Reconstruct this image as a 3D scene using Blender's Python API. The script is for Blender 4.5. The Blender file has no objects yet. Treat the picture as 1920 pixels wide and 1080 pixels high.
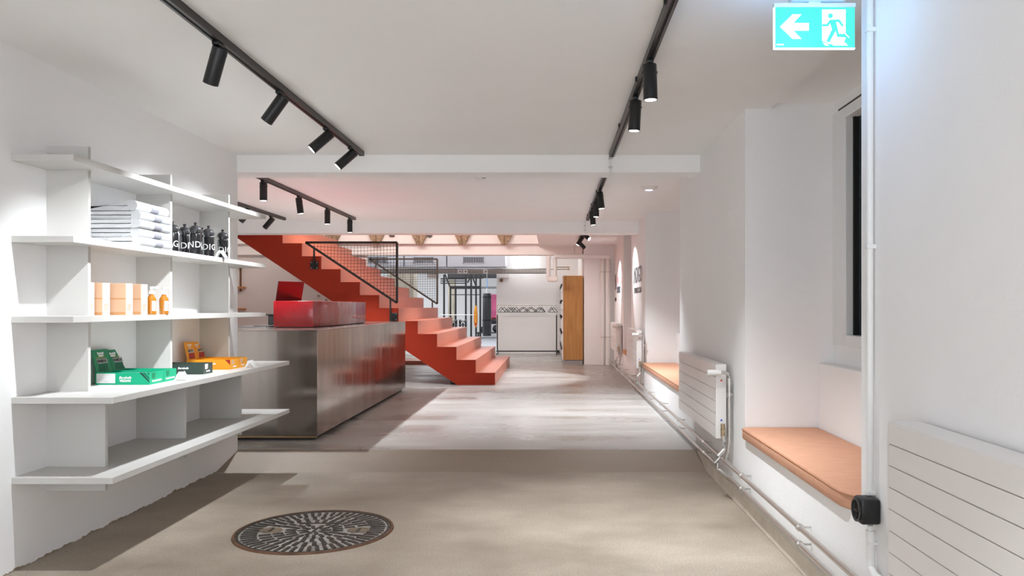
import bpy, bmesh, math, random
from mathutils import Vector, Matrix, Euler
random.seed(7)
C = bpy.context.scene.collection
SC = bpy.context.scene
PI = math.pi
# ------------------------------------------------------------------ camera
HC = 1.155; FPX = 1490.0; VX, VY = 1036.0, 575.0
cd = bpy.data.cameras.new('camera'); cam = bpy.data.objects.new('camera', cd); C.objects.link(cam)
cam.location = (0, 0, HC); cam.rotation_euler = (PI/2, 0, 0)
cd.sensor_width = 36; cd.lens = 36*FPX/1920
cd.shift_x = (960-VX)/1920; cd.shift_y = (VY-540)/1920
cd.clip_start = 0.05; cd.clip_end = 100
SC.camera = cam
# ------------------------------------------------------------------ world, exposure, lights
w = bpy.data.worlds.new('world'); SC.world = w; w.use_nodes = True
w.node_tree.nodes['Background'].inputs[0].default_value = (0.10, 0.14, 0.17, 1)
w.node_tree.nodes['Background'].inputs[1].default_value = 1.1
SC.view_settings.view_transform = 'Standard'; SC.view_settings.look = 'None'
SC.view_settings.exposure = 1.74
SC.view_settings.use_curve_mapping = False
SC.cycles.use_denoising = True
SC.cycles.max_bounces = 12; SC.cycles.diffuse_bounces = 10; SC.cycles.glossy_bounces = 5
SC.cycles.sample_clamp_indirect = 6.0
SPOT_COL = (0.90, 0.955, 1.0)
SPOT_W = 60.0
def area(name, loc, rot, sx, sy, power, col):
    l = bpy.data.lights.new(name, 'AREA'); l.shape = 'RECTANGLE'; l.size = sx; l.size_y = sy
    l.energy = power; l.color = col
    o = bpy.data.objects.new(name, l); o.location = loc; o.rotation_euler = rot; C.objects.link(o); return o
# added fill light behind the camera, brightens ceiling and camera-facing surfaces
area('rear_fill', (-0.6, -2.2, 1.25), (PI/2, 0, 0), 3.0, 2.0, 24, (0.84, 0.92, 1.0))
# added unseen area lights; the stairwell one is tilted towards the slab edge
area('gym_light', (-4.5, 22.0, 2.68), (0, 0, 0), 7, 7, 115, (0.97, 0.98, 1.0))
area('stairwell_fill', (-2.8, 11.3, 3.3), (math.radians(58), 0, 0), 3, 0.5, 30, (1.0, 0.93, 0.86))
area('hall_light', (-1.5, 16.7, 2.6), (0, 0, 0), 5, 1.6, 11, (1.0, 0.97, 0.95))

# ------------------------------------------------------------------ materials
def new_mat(name):
    m = bpy.data.materials.new(name); m.use_nodes = True
    return m, m.node_tree.nodes, m.node_tree.links, m.node_tree.nodes['Principled BSDF']
def mat(name, col, rough=0.5, metal=0.0, emis=None, es=0.0, coat=0.0, bump=None, var=None, spec=None, trans=0.0, alpha=1.0, stretch=(1, 1, 1), rvar=None):
    """bump=(scale, strength)   var=(scale, amount)   rvar=(scale, amount)"""
    m, n, l, b = new_mat(name)
    b.inputs['Base Color'].default_value = (*col, 1); b.inputs['Roughness'].default_value = rough
    b.inputs['Metallic'].default_value = metal
    if spec is not None: b.inputs['Specular IOR Level'].default_value = spec
    if coat: b.inputs['Coat Weight'].default_value = coat; b.inputs['Coat Roughness'].default_value = 0.08
    if trans: b.inputs['Transmission Weight'].default_value = trans
    if alpha < 1: b.inputs['Alpha'].default_value = alpha
    if emis: b.inputs['Emission Color'].default_value = (*emis, 1); b.inputs['Emission Strength'].default_value = es
    if bump or var or rvar:
        g = n.new('ShaderNodeNewGeometry'); mp = n.new('ShaderNodeMapping')
        mp.inputs['Scale'].default_value = stretch; l.new(g.outputs['Position'], mp.inputs['Vector'])
    if bump:
        t = n.new('ShaderNodeTexNoise'); t.inputs['Scale'].default_value = bump[0]; t.inputs['Detail'].default_value = 4
        l.new(mp.outputs[0], t.inputs['Vector'])
        bp = n.new('ShaderNodeBump'); bp.inputs['Strength'].default_value = bump[1]; bp.inputs['Distance'].default_value = 0.01
        l.new(t.outputs['Fac'], bp.inputs['Height']); l.new(bp.outputs['Normal'], b.inputs['Normal'])
    if var:
        t = n.new('ShaderNodeTexNoise'); t.inputs['Scale'].default_value = var[0]; t.inputs['Detail'].default_value = 5
        l.new(mp.outputs[0], t.inputs['Vector'])
        mx = n.new('ShaderNodeMix'); mx.data_type = 'RGBA'
        a = var[1]
        mx.inputs['A'].default_value = (*[c*(1-a) for c in col], 1); mx.inputs['B'].default_value = (*[min(1, c*(1+a)) for c in col], 1)
        rr = n.new('ShaderNodeMapRange'); rr.inputs['From Min'].default_value = 0.3; rr.inputs['From Max'].default_value = 0.7
        l.new(t.outputs['Fac'], rr.inputs['Value']); l.new(rr.outputs[0], mx.inputs['Factor'])
        l.new(mx.outputs['Result'], b.inputs['Base Color'])
    if rvar:
        t = n.new('ShaderNodeTexNoise'); t.inputs['Scale'].default_value = rvar[0]; t.inputs['Detail'].default_value = 5
        l.new(mp.outputs[0], t.inputs['Vector'])
        rr = n.new('ShaderNodeMapRange'); rr.inputs['From Min'].default_value = 0.3; rr.inputs['From Max'].default_value = 0.7
        rr.inputs['To Min'].default_value = max(0.02, rough-rvar[1]); rr.inputs['To Max'].default_value = rough+rvar[1]
        l.new(t.outputs['Fac'], rr.inputs['Value']); l.new(rr.outputs[0], b.inputs['Roughness'])
    return m

def plaster(name, col, b1=0.25, dirt=False):
    m, n, l, b = new_mat(name)
    g = n.new('ShaderNodeNewGeometry')
    t1 = n.new('ShaderNodeTexNoise'); t1.inputs['Scale'].default_value = 2.2; t1.inputs['Detail'].default_value = 7
    t2 = n.new('ShaderNodeTexNoise'); t2.inputs['Scale'].default_value = 90; t2.inputs['Detail'].default_value = 3
    for t in (t1, t2): l.new(g.outputs['Position'], t.inputs['Vector'])
    ad = n.new('ShaderNodeMath'); ad.operation = 'MULTIPLY_ADD'; ad.inputs[1].default_value = 0.06
    l.new(t2.outputs['Fac'], ad.inputs[0]); l.new(t1.outputs['Fac'], ad.inputs[2])
    bp = n.new('ShaderNodeBump'); bp.inputs['Strength'].default_value = b1; bp.inputs['Distance'].default_value = 0.03
    l.new(ad.outputs[0], bp.inputs['Height']); l.new(bp.outputs['Normal'], b.inputs['Normal'])
    mx = n.new('ShaderNodeMix'); mx.data_type = 'RGBA'
    mx.inputs['A'].default_value = (*[c*0.96 for c in col], 1); mx.inputs['B'].default_value = (*col, 1)
    l.new(t1.outputs['Fac'], mx.inputs['Factor'])
    last = mx.outputs['Result']
    if dirt:   # scuffed, unpainted foot of the wall
        s = n.new('ShaderNodeSeparateXYZ'); l.new(g.outputs['Position'], s.inputs[0])
        t3 = n.new('ShaderNodeTexNoise'); t3.inputs['Scale'].default_value = 9; t3.inputs['Detail'].default_value = 8; t3.inputs['Roughness'].default_value = 0.7
        l.new(g.outputs['Position'], t3.inputs['Vector'])
        k = n.new('ShaderNodeMath'); k.operation = 'MULTIPLY_ADD'; k.inputs[1].default_value = 0.07; k.inputs[2].default_value = -0.030
        l.new(t3.outputs['Fac'], k.inputs[0])
        lt = n.new('ShaderNodeMath'); lt.operation = 'LESS_THAN'; l.new(s.outputs['Z'], lt.inputs[0]); l.new(k.outputs[0], lt.inputs[1])
        m2 = n.new('ShaderNodeMix'); m2.data_type = 'RGBA'; m2.inputs['B'].default_value = (0.30, 0.24, 0.18, 1)
        l.new(lt.outputs[0], m2.inputs['Factor']); l.new(last, m2.inputs['A']); last = m2.outputs['Result']
    l.new(last, b.inputs['Base Color']); b.inputs['Roughness'].default_value = 0.75
    b.inputs['Specular IOR Level'].default_value = 0.25
    return m

def concrete(name, c1, c2, rough, rv, grain, stretch=(0.35, 1.4, 1), fine=160):
    m, n, l, b = new_mat(name)
    g = n.new('ShaderNodeNewGeometry'); mp = n.new('ShaderNodeMapping'); mp.inputs['Scale'].default_value = stretch
    l.new(g.outputs['Position'], mp.inputs['Vector'])
    t1 = n.new('ShaderNodeTexNoise'); t1.inputs['Scale'].default_value = 1.7; t1.inputs['Detail'].default_value = 8; t1.inputs['Roughness'].default_value = 0.6
    l.new(mp.outputs[0], t1.inputs['Vector'])
    t2 = n.new('ShaderNodeTexNoise'); t2.inputs['Scale'].default_value = fine; t2.inputs['Detail'].default_value = 2
    l.new(g.outputs['Position'], t2.inputs['Vector'])
    r1 = n.new('ShaderNodeMapRange'); r1.inputs['From Min'].default_value = 0.32; r1.inputs['From Max'].default_value = 0.68
    l.new(t1.outputs['Fac'], r1.inputs['Value'])
    mx = n.new('ShaderNodeMix'); mx.data_type = 'RGBA'; mx.inputs['A'].default_value = (*c1, 1); mx.inputs['B'].default_value = (*c2, 1)
    l.new(r1.outputs[0], mx.inputs['Factor'])
    m2 = n.new('ShaderNodeMix'); m2.data_type = 'RGBA'; m2.blend_type = 'MULTIPLY'; m2.inputs['Factor'].default_value = grain
    r2 = n.new('ShaderNodeMapRange'); r2.inputs['From Min'].default_value = 0.35; r2.inputs['From Max'].default_value = 0.6
    r2.inputs['To Min'].default_value = 0.35
    l.new(t2.outputs['Fac'], r2.inputs['Value'])
    l.new(mx.outputs['Result'], m2.inputs['A']); l.new(r2.outputs[0], m2.inputs['B'])
    l.new(m2.outputs['Result'], b.inputs['Base Color'])
    r3 = n.new('ShaderNodeMapRange'); r3.inputs['From Min'].default_value = 0.35; r3.inputs['From Max'].default_value = 0.65
    r3.inputs['To Min'].default_value = rough-rv; r3.inputs['To Max'].default_value = rough+rv
    l.new(t1.outputs['Fac'], r3.inputs['Value']); l.new(r3.outputs[0], b.inputs['Roughness'])
    bp = n.new('ShaderNodeBump'); bp.inputs['Strength'].default_value = 0.12; bp.inputs['Distance'].default_value = 0.01
    l.new(t1.outputs['Fac'], bp.inputs['Height']); l.new(bp.outputs['Normal'], b.inputs['Normal'])
    return m

def wood(name, c1, c2):
    m, n, l, b = new_mat(name)
    g = n.new('ShaderNodeNewGeometry'); mp = n.new('ShaderNodeMapping'); mp.inputs['Scale'].default_value = (14, 14, 0.7)
    l.new(g.outputs['Position'], mp.inputs['Vector'])
    t = n.new('ShaderNodeTexNoise'); t.inputs['Scale'].default_value = 2.5; t.inputs['Detail'].default_value = 6; t.inputs['Distortion'].default_value = 0.8
    l.new(mp.outputs[0], t.inputs['Vector'])
    r = n.new('ShaderNodeMapRange'); r.inputs['From Min'].default_value = 0.3; r.inputs['From Max'].default_value = 0.7
    l.new(t.outputs['Fac'], r.inputs['Value'])
    mx = n.new('ShaderNodeMix'); mx.data_type = 'RGBA'; mx.inputs['A'].default_value = (*c1, 1); mx.inputs['B'].default_value = (*c2, 1)
    l.new(r.outputs[0], mx.inputs['Factor']); l.new(mx.outputs['Result'], b.inputs['Base Color']); b.inputs['Roughness'].default_value = 0.45
    return m

M = {}
M['wall'] = plaster('white_plaster', (0.885, 0.88, 0.878), 0.35)
M['wall_left'] = plaster('white_plaster_scuffed', (0.885, 0.88, 0.878), 0.3, dirt=True)
M['ceiling'] = plaster('ceiling_paint', (0.93, 0.925, 0.92), 0.12)
M['floor_low'] = concrete('rough_concrete', (0.26, 0.21, 0.16), (0.46, 0.39, 0.315), 0.6, 0.1, 0.35, (0.7, 0.9, 1), 120)
M['floor_up'] = concrete('polished_concrete', (0.31, 0.29, 0.268), (0.47, 0.45, 0.43), 0.33, 0.12, 0.12, (0.28, 1.5, 1), 150)
M['ramp'] = concrete('ramp_concrete', (0.26, 0.20, 0.15), (0.33, 0.26, 0.20), 0.6, 0.05, 0.25)
M['curb'] = mat('painted_curb', (0.60, 0.54, 0.46), 0.6, var=(6, 0.1), bump=(30, 0.3))
M['shelf'] = mat('shelf_laminate', (0.565, 0.55, 0.525), 0.45)
M['black'] = mat('black_powder_coat', (0.006, 0.006, 0.0065), 0.42)
M['track'] = mat('track_aluminium_black', (0.03, 0.026, 0.024), 0.35, metal=0.3)
M['dark_slot'] = mat('slot_black', (0.004, 0.004, 0.004), 0.7)
M['reflector'] = mat('reflector', (0.8, 0.8, 0.8), 0.2, metal=0.8)
M['lens'] = mat('lamp_lens', (1, 1, 1), 0.3, emis=(1, 0.97, 0.94), es=3)
M['steel'] = mat('brushed_steel', (0.36, 0.315, 0.28), 0.16, metal=0.88, stretch=(1, 1, 0.12), rvar=(9, 0.06), var=(2.6, 0.34))
M['brass_edge'] = mat('steel_edge', (0.75, 0.55, 0.28), 0.25, metal=1.0)
M['plinth'] = mat('plinth_dark', (0.04, 0.03, 0.025), 0.6)
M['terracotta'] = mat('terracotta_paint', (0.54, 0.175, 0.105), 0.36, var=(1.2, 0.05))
M['terracotta_shaded'] = mat('terracotta_cheek_shaded', (0.34, 0.028, 0.009), 0.6, spec=0.2)  # same paint as the steps, darkened in colour for the shaded side
M['red'] = mat('crimson_lacquer', (0.27, 0.0015, 0.006), 0.3, coat=0.4, stretch=(1, 1, 0.3), rvar=(5, 0.14))
M['laptop'] = mat('laptop_lid', (0.17, 0.022, 0.022), 0.28, metal=0.6)  # reflected red is put into the lid's base colour
M['chrome'] = mat('galvanised', (0.62, 0.60, 0.57), 0.3, metal=0.9)
M['brass'] = mat('brass', (0.45, 0.35, 0.22), 0.35, metal=0.8)
M['radiator'] = mat('radiator_enamel', (0.80, 0.77, 0.75), 0.3)
M['white_plastic'] = mat('white_plastic', (0.82, 0.81, 0.79), 0.4)
M['pipe_white'] = mat('white_pipe_paint', (0.80, 0.80, 0.79), 0.4)
M['cushion'] = mat('salmon_fabric', (0.60, 0.31, 0.195), 0.9, bump=(260, 0.4), var=(30, 0.05), stretch=(0.3, 1, 1))
M['cushion_side'] = mat('salmon_fabric_side', (0.52, 0.25, 0.14), 0.9, bump=(260, 0.4))
M['glass'] = mat('window_glass', (0.10, 0.13, 0.14), 0.03, trans=0.6, spec=0.6)
M['frame'] = mat('window_frame_paint', (0.78, 0.79, 0.79), 0.4)
M['iron'] = mat('cast_iron', (0.05, 0.042, 0.036), 0.5, metal=0.4, var=(14, 0.35), bump=(60, 0.4))
M['grit'] = mat('gritty_concrete_fill', (0.29, 0.262, 0.235), 0.8, var=(18, 0.45), bump=(80, 0.5))
M['rust'] = mat('rusty_frame', (0.13, 0.065, 0.035), 0.7, metal=0.3, var=(12, 0.4), bump=(70, 0.4))
M['brown_pocket'] = mat('lifting_pocket', (0.16, 0.12, 0.08), 0.7, var=(20, 0.3))
M['rib'] = mat('raw_concrete', (0.33, 0.25, 0.17), 0.9, var=(24, 0.4), bump=(40, 0.8))
M['rib_steel'] = mat('old_steel', (0.20, 0.11, 0.05), 0.7, metal=0.3)
M['locker'] = wood('oak_veneer', (0.36, 0.16, 0.035), (0.56, 0.29, 0.085))
M['towel'] = mat('white_terry', (0.58, 0.585, 0.60), 0.95, bump=(300, 0.6))
M['towel_band'] = mat('grey_band', (0.25, 0.25, 0.28), 0.9, bump=(300, 0.5))
M['bottle'] = mat('black_bottle', (0.008, 0.008, 0.009), 0.16, coat=0.3)
M['cap'] = mat('smoked_cap', (0.03, 0.03, 0.033), 0.12, coat=0.5)
M['print_white'] = mat('white_print', (0.85, 0.85, 0.85), 0.5)
M['print_dark'] = mat('dark_print', (0.02, 0.018, 0.018), 0.5)
M['print_black_green'] = mat('dark_green_print', (0.006, 0.05, 0.04), 0.5)
M['print_orange'] = mat('orange_print', (0.72, 0.38, 0.02), 0.5)
M['print_red'] = mat('red_print', (0.40, 0.02, 0.012), 0.5)
M['print_red_bright'] = mat('red_sign', (0.80, 0.12, 0.10), 0.5)
M['print_navy'] = mat('navy_sign', (0.03, 0.04, 0.09), 0.5)
M['print_grey'] = mat('grey_print', (0.33, 0.33, 0.34), 0.5)
M['carton'] = mat('peach_carton', (0.62, 0.40, 0.26), 0.7)
M['carton_dark'] = mat('carton_print', (0.55, 0.28, 0.12), 0.7)
M['carton_white'] = mat('carton_front', (0.62, 0.51, 0.44), 0.7)
M['amber'] = mat('amber_bottle', (0.55, 0.20, 0.015), 0.12, trans=0.35, coat=0.4)
M['green'] = mat('green_card', (0.0, 0.42, 0.22), 0.45)
M['green_deep'] = mat('green_card_deep', (0.0, 0.22, 0.09), 0.45)
M['orange'] = mat('orange_card', (0.86, 0.36, 0.015), 0.45)
M['grey_card'] = mat('dark_box_card', (0.035, 0.055, 0.045), 0.4)
M['silver_card'] = mat('silver_card', (0.55, 0.53, 0.50), 0.35, metal=0.3)
M['acrylic'] = mat('price_holder', (0.72, 0.72, 0.71), 0.2, coat=0.5)
M['sign_green'] = mat('sign_green', (0.0, 0.12, 0.09), 0.4, emis=(0.025, 0.25, 0.215), es=1.0)
M['sign_white'] = mat('sign_white', (0.6, 0.6, 0.6), 0.4, emis=(0.90, 1.0, 0.98), es=0.42)
M['sign_edge'] = mat('sign_edge', (0.9, 1, 1), 0.3, emis=(0.72, 0.95, 1.0), es=0.7)
M['sign_case'] = mat('sign_case', (0.62, 0.74, 0.78), 0.4)
M['duct'] = mat('duct_metal', (0.62, 0.66, 0.74), 0.4, metal=0.25)
M['tray'] = mat('cable_tray', (0.45, 0.43, 0.40), 0.5, metal=0.3)
M['column'] = mat('board_marked_column', (0.42, 0.38, 0.31), 0.85, var=(5, 0.25), stretch=(3, 3, 0.3))
M['pink'] = mat('pink_poster', (0.85, 0.16, 0.34), 0.6, var=(3, 0.25))
M['band_yellow'] = mat('yellow_band', (0.75, 0.36, 0.02), 0.5)
M['band_red'] = mat('red_band', (0.60, 0.05, 0.03), 0.5)
M['leather'] = mat('black_leather', (0.02, 0.02, 0.022), 0.35)
M['strap_blue'] = mat('blue_strap', (0.05, 0.30, 0.70), 0.5)
M['net'] = mat('black_net_cord', (0.02, 0.016, 0.014), 0.8)
M['rail'] = mat('railing_tube', (0.035, 0.027, 0.022), 0.4, metal=0.2)
M['tube_light'] = mat('tube_light', (1, 1, 1), 0.4, emis=(0.95, 0.97, 1.0), es=4)
M['gym_floor'] = mat('grey_rubber_floor', (0.42, 0.44, 0.47), 0.6)
M['ext'] = mat('light_well_render', (0.30, 0.34, 0.33), 0.9)
M['gap'] = mat('dark_joint', (0.10, 0.085, 0.07), 0.9)
M['blue_led'] = mat('blue_led', (0.4, 0.4, 1), 0.4, emis=(0.55, 0.55, 1.0), es=1.2)
M['blue_dot'] = mat('blue_dot', (0.02, 0.05, 0.5), 0.4)
M['red_dot'] = mat('red_dot', (0.6, 0.04, 0.02), 0.4)

# ------------------------------------------------------------------ mesh helpers
class MB:
    def __init__(s): s.b = bmesh.new()
    def box(s, x0, x1, y0, y1, z0, z1, bev=0.0):
        r = bmesh.ops.create_cube(s.b, size=1.0)['verts']
        for v in r:
            v.co = Vector(((x0+x1)/2+v.co.x*(x1-x0), (y0+y1)/2+v.co.y*(y1-y0), (z0+z1)/2+v.co.z*(z1-z0)))
        if bev:
            es = list({e for v in r for e in v.link_edges})
            bmesh.ops.bevel(s.b, geom=es, offset=bev, segments=2, affect='EDGES', profile=0.5)
        return s
    def cyl(s, p0, p1, r0, r1=None, n=16, caps=True):
        p0 = Vector(p0); p1 = Vector(p1); r1 = r0 if r1 is None else r1
        d = p1-p0; q = d.to_track_quat('Z', 'Y')
        a = []; b_ = []
        for i in range(n):
            t = 2*PI*i/n; u = q @ Vector((math.cos(t), math.sin(t), 0))
            a.append(s.b.verts.new(p0+u*r0)); b_.append(s.b.verts.new(p1+u*r1))
        for i in range(n):
            j = (i+1) % n; s.b.faces.new((a[i], a[j], b_[j], b_[i]))
        if caps: s.b.faces.new(a[::-1]); s.b.faces.new(b_)
        return s
    def lathe(s, prof, origin=(0, 0, 0), axis=(0, 0, 1), n=24):
        o = Vector(origin); q = Vector(axis).to_track_quat('Z', 'Y'); rings = []
        for r, z in prof:
            if r < 1e-6: rings.append([s.b.verts.new(o+q @ Vector((0, 0, z)))])
            else: rings.append([s.b.verts.new(o+q @ Vector((r*math.cos(2*PI*i/n), r*math.sin(2*PI*i/n), z))) for i in range(n)])
        for A, B in zip(rings, rings[1:]):
            if len(A) == 1 and len(B) == 1: continue
            for i in range(n):
                j = (i+1) % n
                if len(A) == 1: s.b.faces.new((A[0], B[i], B[j]))
                elif len(B) == 1: s.b.faces.new((A[i], A[j], B[0]))
                else: s.b.faces.new((A[i], A[j], B[j], B[i]))
        return s
    def tube(s, pts, r, n=10, closed=False):
        pts = [Vector(p) for p in pts]; rings = []; m = len(pts)
        up = Vector((0, 0, 1))
        for k, p in enumerate(pts):
            if closed: d = (pts[(k+1) % m]-pts[k-1])
            else: d = (pts[min(k+1, m-1)]-pts[max(k-1, 0)])
            d.normalize()
            a = up if abs(d.dot(up)) < 0.95 else Vector((0, 1, 0))
            u = d.cross(a).normalized(); v = d.cross(u).normalized()
            rr = r[k] if isinstance(r, (list, tuple)) else r
            rings.append([s.b.verts.new(p+u*rr*math.cos(2*PI*i/n)+v*rr*math.sin(2*PI*i/n)) for i in range(n)])
        segs = m if closed else m-1
        for k in range(segs):
            A = rings[k]; B = rings[(k+1) % m]
            for i in range(n):
                j = (i+1) % n; s.b.faces.new((A[i], A[j], B[j], B[i]))
        if not closed: s.b.faces.new(rings[0][::-1]); s.b.faces.new(rings[-1])
        return s
    def prism(s, poly, f, h0, h1):
        """poly list of 2D; f(u,v,h) -> 3D"""
        a = [s.b.verts.new(f(u, v, h0)) for u, v in poly]; b_ = [s.b.verts.new(f(u, v, h1)) for u, v in poly]
        s.b.faces.new(a[::-1]); s.b.faces.new(b_); k = len(poly)
        for i in range(k):
            j = (i+1) % k; s.b.faces.new((a[i], a[j], b_[j], b_[i]))
        return s
    def bar(s, p0, p1, wdt, hgt=None):
        """square section bar"""
        p0 = Vector(p0); p1 = Vector(p1); hgt = hgt or wdt
        d = (p1-p0).normalized(); a = Vector((0, 1, 0)) if abs(d.y) < 0.9 else Vector((0, 0, 1))
        u = d.cross(a).normalized(); v = d.cross(u).normalized()
        A = [s.b.verts.new(p0+u*x*wdt/2+v*y*hgt/2) for x, y in ((-1, -1), (1, -1), (1, 1), (-1, 1))]
        B = [s.b.verts.new(p1+u*x*wdt/2+v*y*hgt/2) for x, y in ((-1, -1), (1, -1), (1, 1), (-1, 1))]
        s.b.faces.new(A[::-1]); s.b.faces.new(B)
        for i in range(4):
            j = (i+1) % 4; s.b.faces.new((A[i], A[j], B[j], B[i]))
        return s
    def quad(s, *p):
        s.b.faces.new([s.b.verts.new(q) for q in p]); return s
    def build(s, name, m, parent=None, smooth=False, **props):
        bmesh.ops.recalc_face_normals(s.b, faces=s.b.faces[:])
        me = bpy.data.meshes.new(name)
        off = Vector((0, 0, 0))
        if parent is None:
            vs = [v.co for v in s.b.verts]
            off = Vector(((min(v.x for v in vs)+max(v.x for v in vs))/2, (min(v.y for v in vs)+max(v.y for v in vs))/2, min(v.z for v in vs)))
            for v in s.b.verts: v.co -= off
        s.b.to_mesh(me); s.b.free()
        if smooth:
            for p in me.polygons: p.use_smooth = True
            try: me.set_sharp_from_angle(angle=math.radians(38))
            except Exception: pass
        me.materials.append(M[m] if isinstance(m, str) else m)
        o = bpy.data.objects.new(name, me); C.objects.link(o); o.location = off
        if parent is not None: o.parent = parent
        for k, v in props.items(): o[k] = v
        return o
def thing(name, label, cat, loc=(0, 0, 0), rz=0, group=None):
    o = bpy.data.objects.new(name, None); C.objects.link(o); o.location = loc; o.rotation_euler = (0, 0, rz)
    o.empty_display_size = 0.1; o['label'] = label; o['category'] = cat
    if group: o['group'] = group
    return o
def tag(o, label, cat, group=None):
    o['label'] = label; o['category'] = cat
    if group: o['group'] = group
    return o
def struct(name, mb, m, smooth=False, parent=None):
    o = mb.build(name, m, parent, smooth)
    if parent is None: o['kind'] = 'structure'
    return o
def P(px, py, Y):
    return Vector(((px-VX)*Y/FPX, Y, HC+(VY-py)*Y/FPX))
def text_mesh(body, size, extrude=0.0006, offset=0.0, shear=0.0, spacing=1.0, align='CENTER'):
    cu = bpy.data.curves.new('text', 'FONT'); cu.body = body; cu.size = size; cu.extrude = extrude
    cu.offset = offset; cu.shear = shear; cu.space_character = spacing; cu.align_x = align; cu.align_y = 'CENTER'; cu.resolution_u = 3
    o = bpy.data.objects.new('text', cu); C.objects.link(o)
    dg = bpy.context.evaluated_depsgraph_get(); dg.update()
    me = bpy.data.meshes.new_from_object(o.evaluated_get(dg)); bpy.data.objects.remove(o); bpy.data.curves.remove(cu)
    return me
def text(name, body, size, m, parent, loc, rot, sx=1.0, **kw):
    me = text_mesh(body, size, **kw); me.materials.clear(); me.materials.append(M[m])
    o = bpy.data.objects.new(name, me); C.objects.link(o); o.parent = parent
    o.location = loc; o.rotation_euler = rot; o.scale = (sx, 1, 1)
    return o
FACE_X = (PI/2, 0, PI/2)      # writing that faces +X, read from the room
FACE_NX = (PI/2, 0, -PI/2)    # faces -X
FACE_NY = (PI/2, 0, 0)        # faces the camera

# ------------------------------------------------------------------ the room shell
ZC = 2.285; ZU = 0.085; XL = -2.35; XR = 1.10; XR2 = 1.14
struct('floor', MB().box(XL, 1.1, -2.4, 5.55, -0.2, 0.0), 'floor_low')
struct('floor', MB().prism([(5.55, -0.2), (5.95, -0.2), (5.95, ZU), (5.55, 0.0)], lambda u, v, h: (h, u, v), XL, 1.1), 'ramp')
struct('floor', MB().box(-6.3, 1.14, 5.95, 18.1, -0.2, ZU), 'floor_up')
struct('floor', MB().box(-9.5, 1.14, 18.1, 28.2, -0.2, ZU), 'gym_floor')
struct('wall_left', MB().box(XL-0.3, XL, -2.4, 5.93, -0.1, 2.5), 'wall_left')
struct('wall_left', MB().box(-6.5, -6.3, 5.93, 18.1, -0.1, 3.6), 'wall')
struct('wall_left', MB().box(-6.3, XL-0.3, 5.7, 5.93, -0.1, 3.6), 'wall')
struct('wall_back', MB().box(XL-0.3, 2.1, -2.6, -2.4, -0.2, 2.5), 'wall')
# right wall piers
for (a, b_, x) in ((-2.4, 2.83, XR), (4.54, 6.86, XR), (9.76, 11.5, XR2), (12.77, 15.3, XR2)):
    struct('wall_right', MB().box(x, 2.1, a, b_, -0.1, 2.5), 'wall')
# niches: seat block, ledge, soffit, window wall
for (a, b_, xf, xc) in ((2.83, 4.54, XR, 1.246), (6.86, 9.76, 1.12, 1.15), (11.5, 12.77, XR2, 1.15)):
    struct('wall_right', MB().box(xf, 2.1, a, b_, -0.1, 0.405), 'wall')
    struct('wall_right', MB().box(1.52, 2.1, a, b_, 0.405, 0.835, 0.008), 'wall')
    struct('wall_right', MB().box(1.612, 2.1, a, b_, 0.835, 0.94), 'wall')
    struct('wall_right', MB().box(1.612, 2.1, a, b_, 2.25, 2.5), 'wall')
    struct('ceiling', MB().box(xc, 2.1, a, b_, 2.32, 2.5), 'ceiling')
struct('baseboard_right', MB().box(1.075, XR, -2.4, 5.93, 0.0, 0.085, 0.004), 'curb')
struct('trim_1', MB().box(1.606, 1.613, 2.9, 4.47, 2.255, 2.263), 'gap')
# ceilings and downstand beams
struct('ceiling', MB().box(XL, 1.246, -2.4, 5.92, ZC, 2.5), 'ceiling')
struct('ceiling', MB().box(-6.3, 1.15, 6.17, 10.5, ZC, 2.5), 'ceiling')
struct('ceiling', MB().box(-0.25, 1.15, 10.8, 15.1, ZC, 2.6), 'ceiling')
struct('trim_2', MB().box(-6.3, 1.12, 5.92, 6.17, 2.155, 2.6, 0.006), 'ceiling')
struct('trim_3', MB().box(-6.3, 1.14, 10.5, 10.8, 2.127, 3.6, 0.006), 'ceiling')
struct('trim_4', MB().box(-6.3, 1.14, 15.1, 15.4, 2.138, 2.34, 0.006), 'ceiling')
struct('ceiling', MB().box(-6.3, -0.25, 10.8, 15.4, 3.6, 3.8), 'ceiling')
struct('wall_stairwell', MB().box(-0.25, -0.15, 10.8, 14.95, 2.6, 3.6), 'wall')
struct('ceiling', MB().box(-9.5, 1.14, 15.4, 28.2, 2.75, 2.95), 'ceiling')
# slab edge above the stair well with steel beams cased in raw concrete
slab = MB().box(-6.3, -0.25, 14.95, 15.4, 2.34, 3.6)
so = struct('wall_slab_edge', slab, 'wall')
so_off = so.location.copy()
for xc in (-4.12, -3.3, -2.495, -1.695, -0.905):
    loc = Vector((xc, 14.95, 2.32))-so_off
    r = MB().prism([(-0.05, 0), (0.05, 0), (0.13, 0.16), (0.20, 0.30), (0.20, 0.8), (-0.20, 0.8), (-0.20, 0.30), (-0.13, 0.16)], lambda u, v, h: (u, h, v), -0.10, -0.002).build('concrete_rib', 'rib', so)
    r.location = loc
    st = MB().box(-0.005, 0.005, -0.115, -0.1, 0.0, 0.75).box(-0.05, 0.05, -0.115, -0.1, -0.012, 0.0).build('steel_beam', 'rib_steel', so)
    st.location = loc
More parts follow.
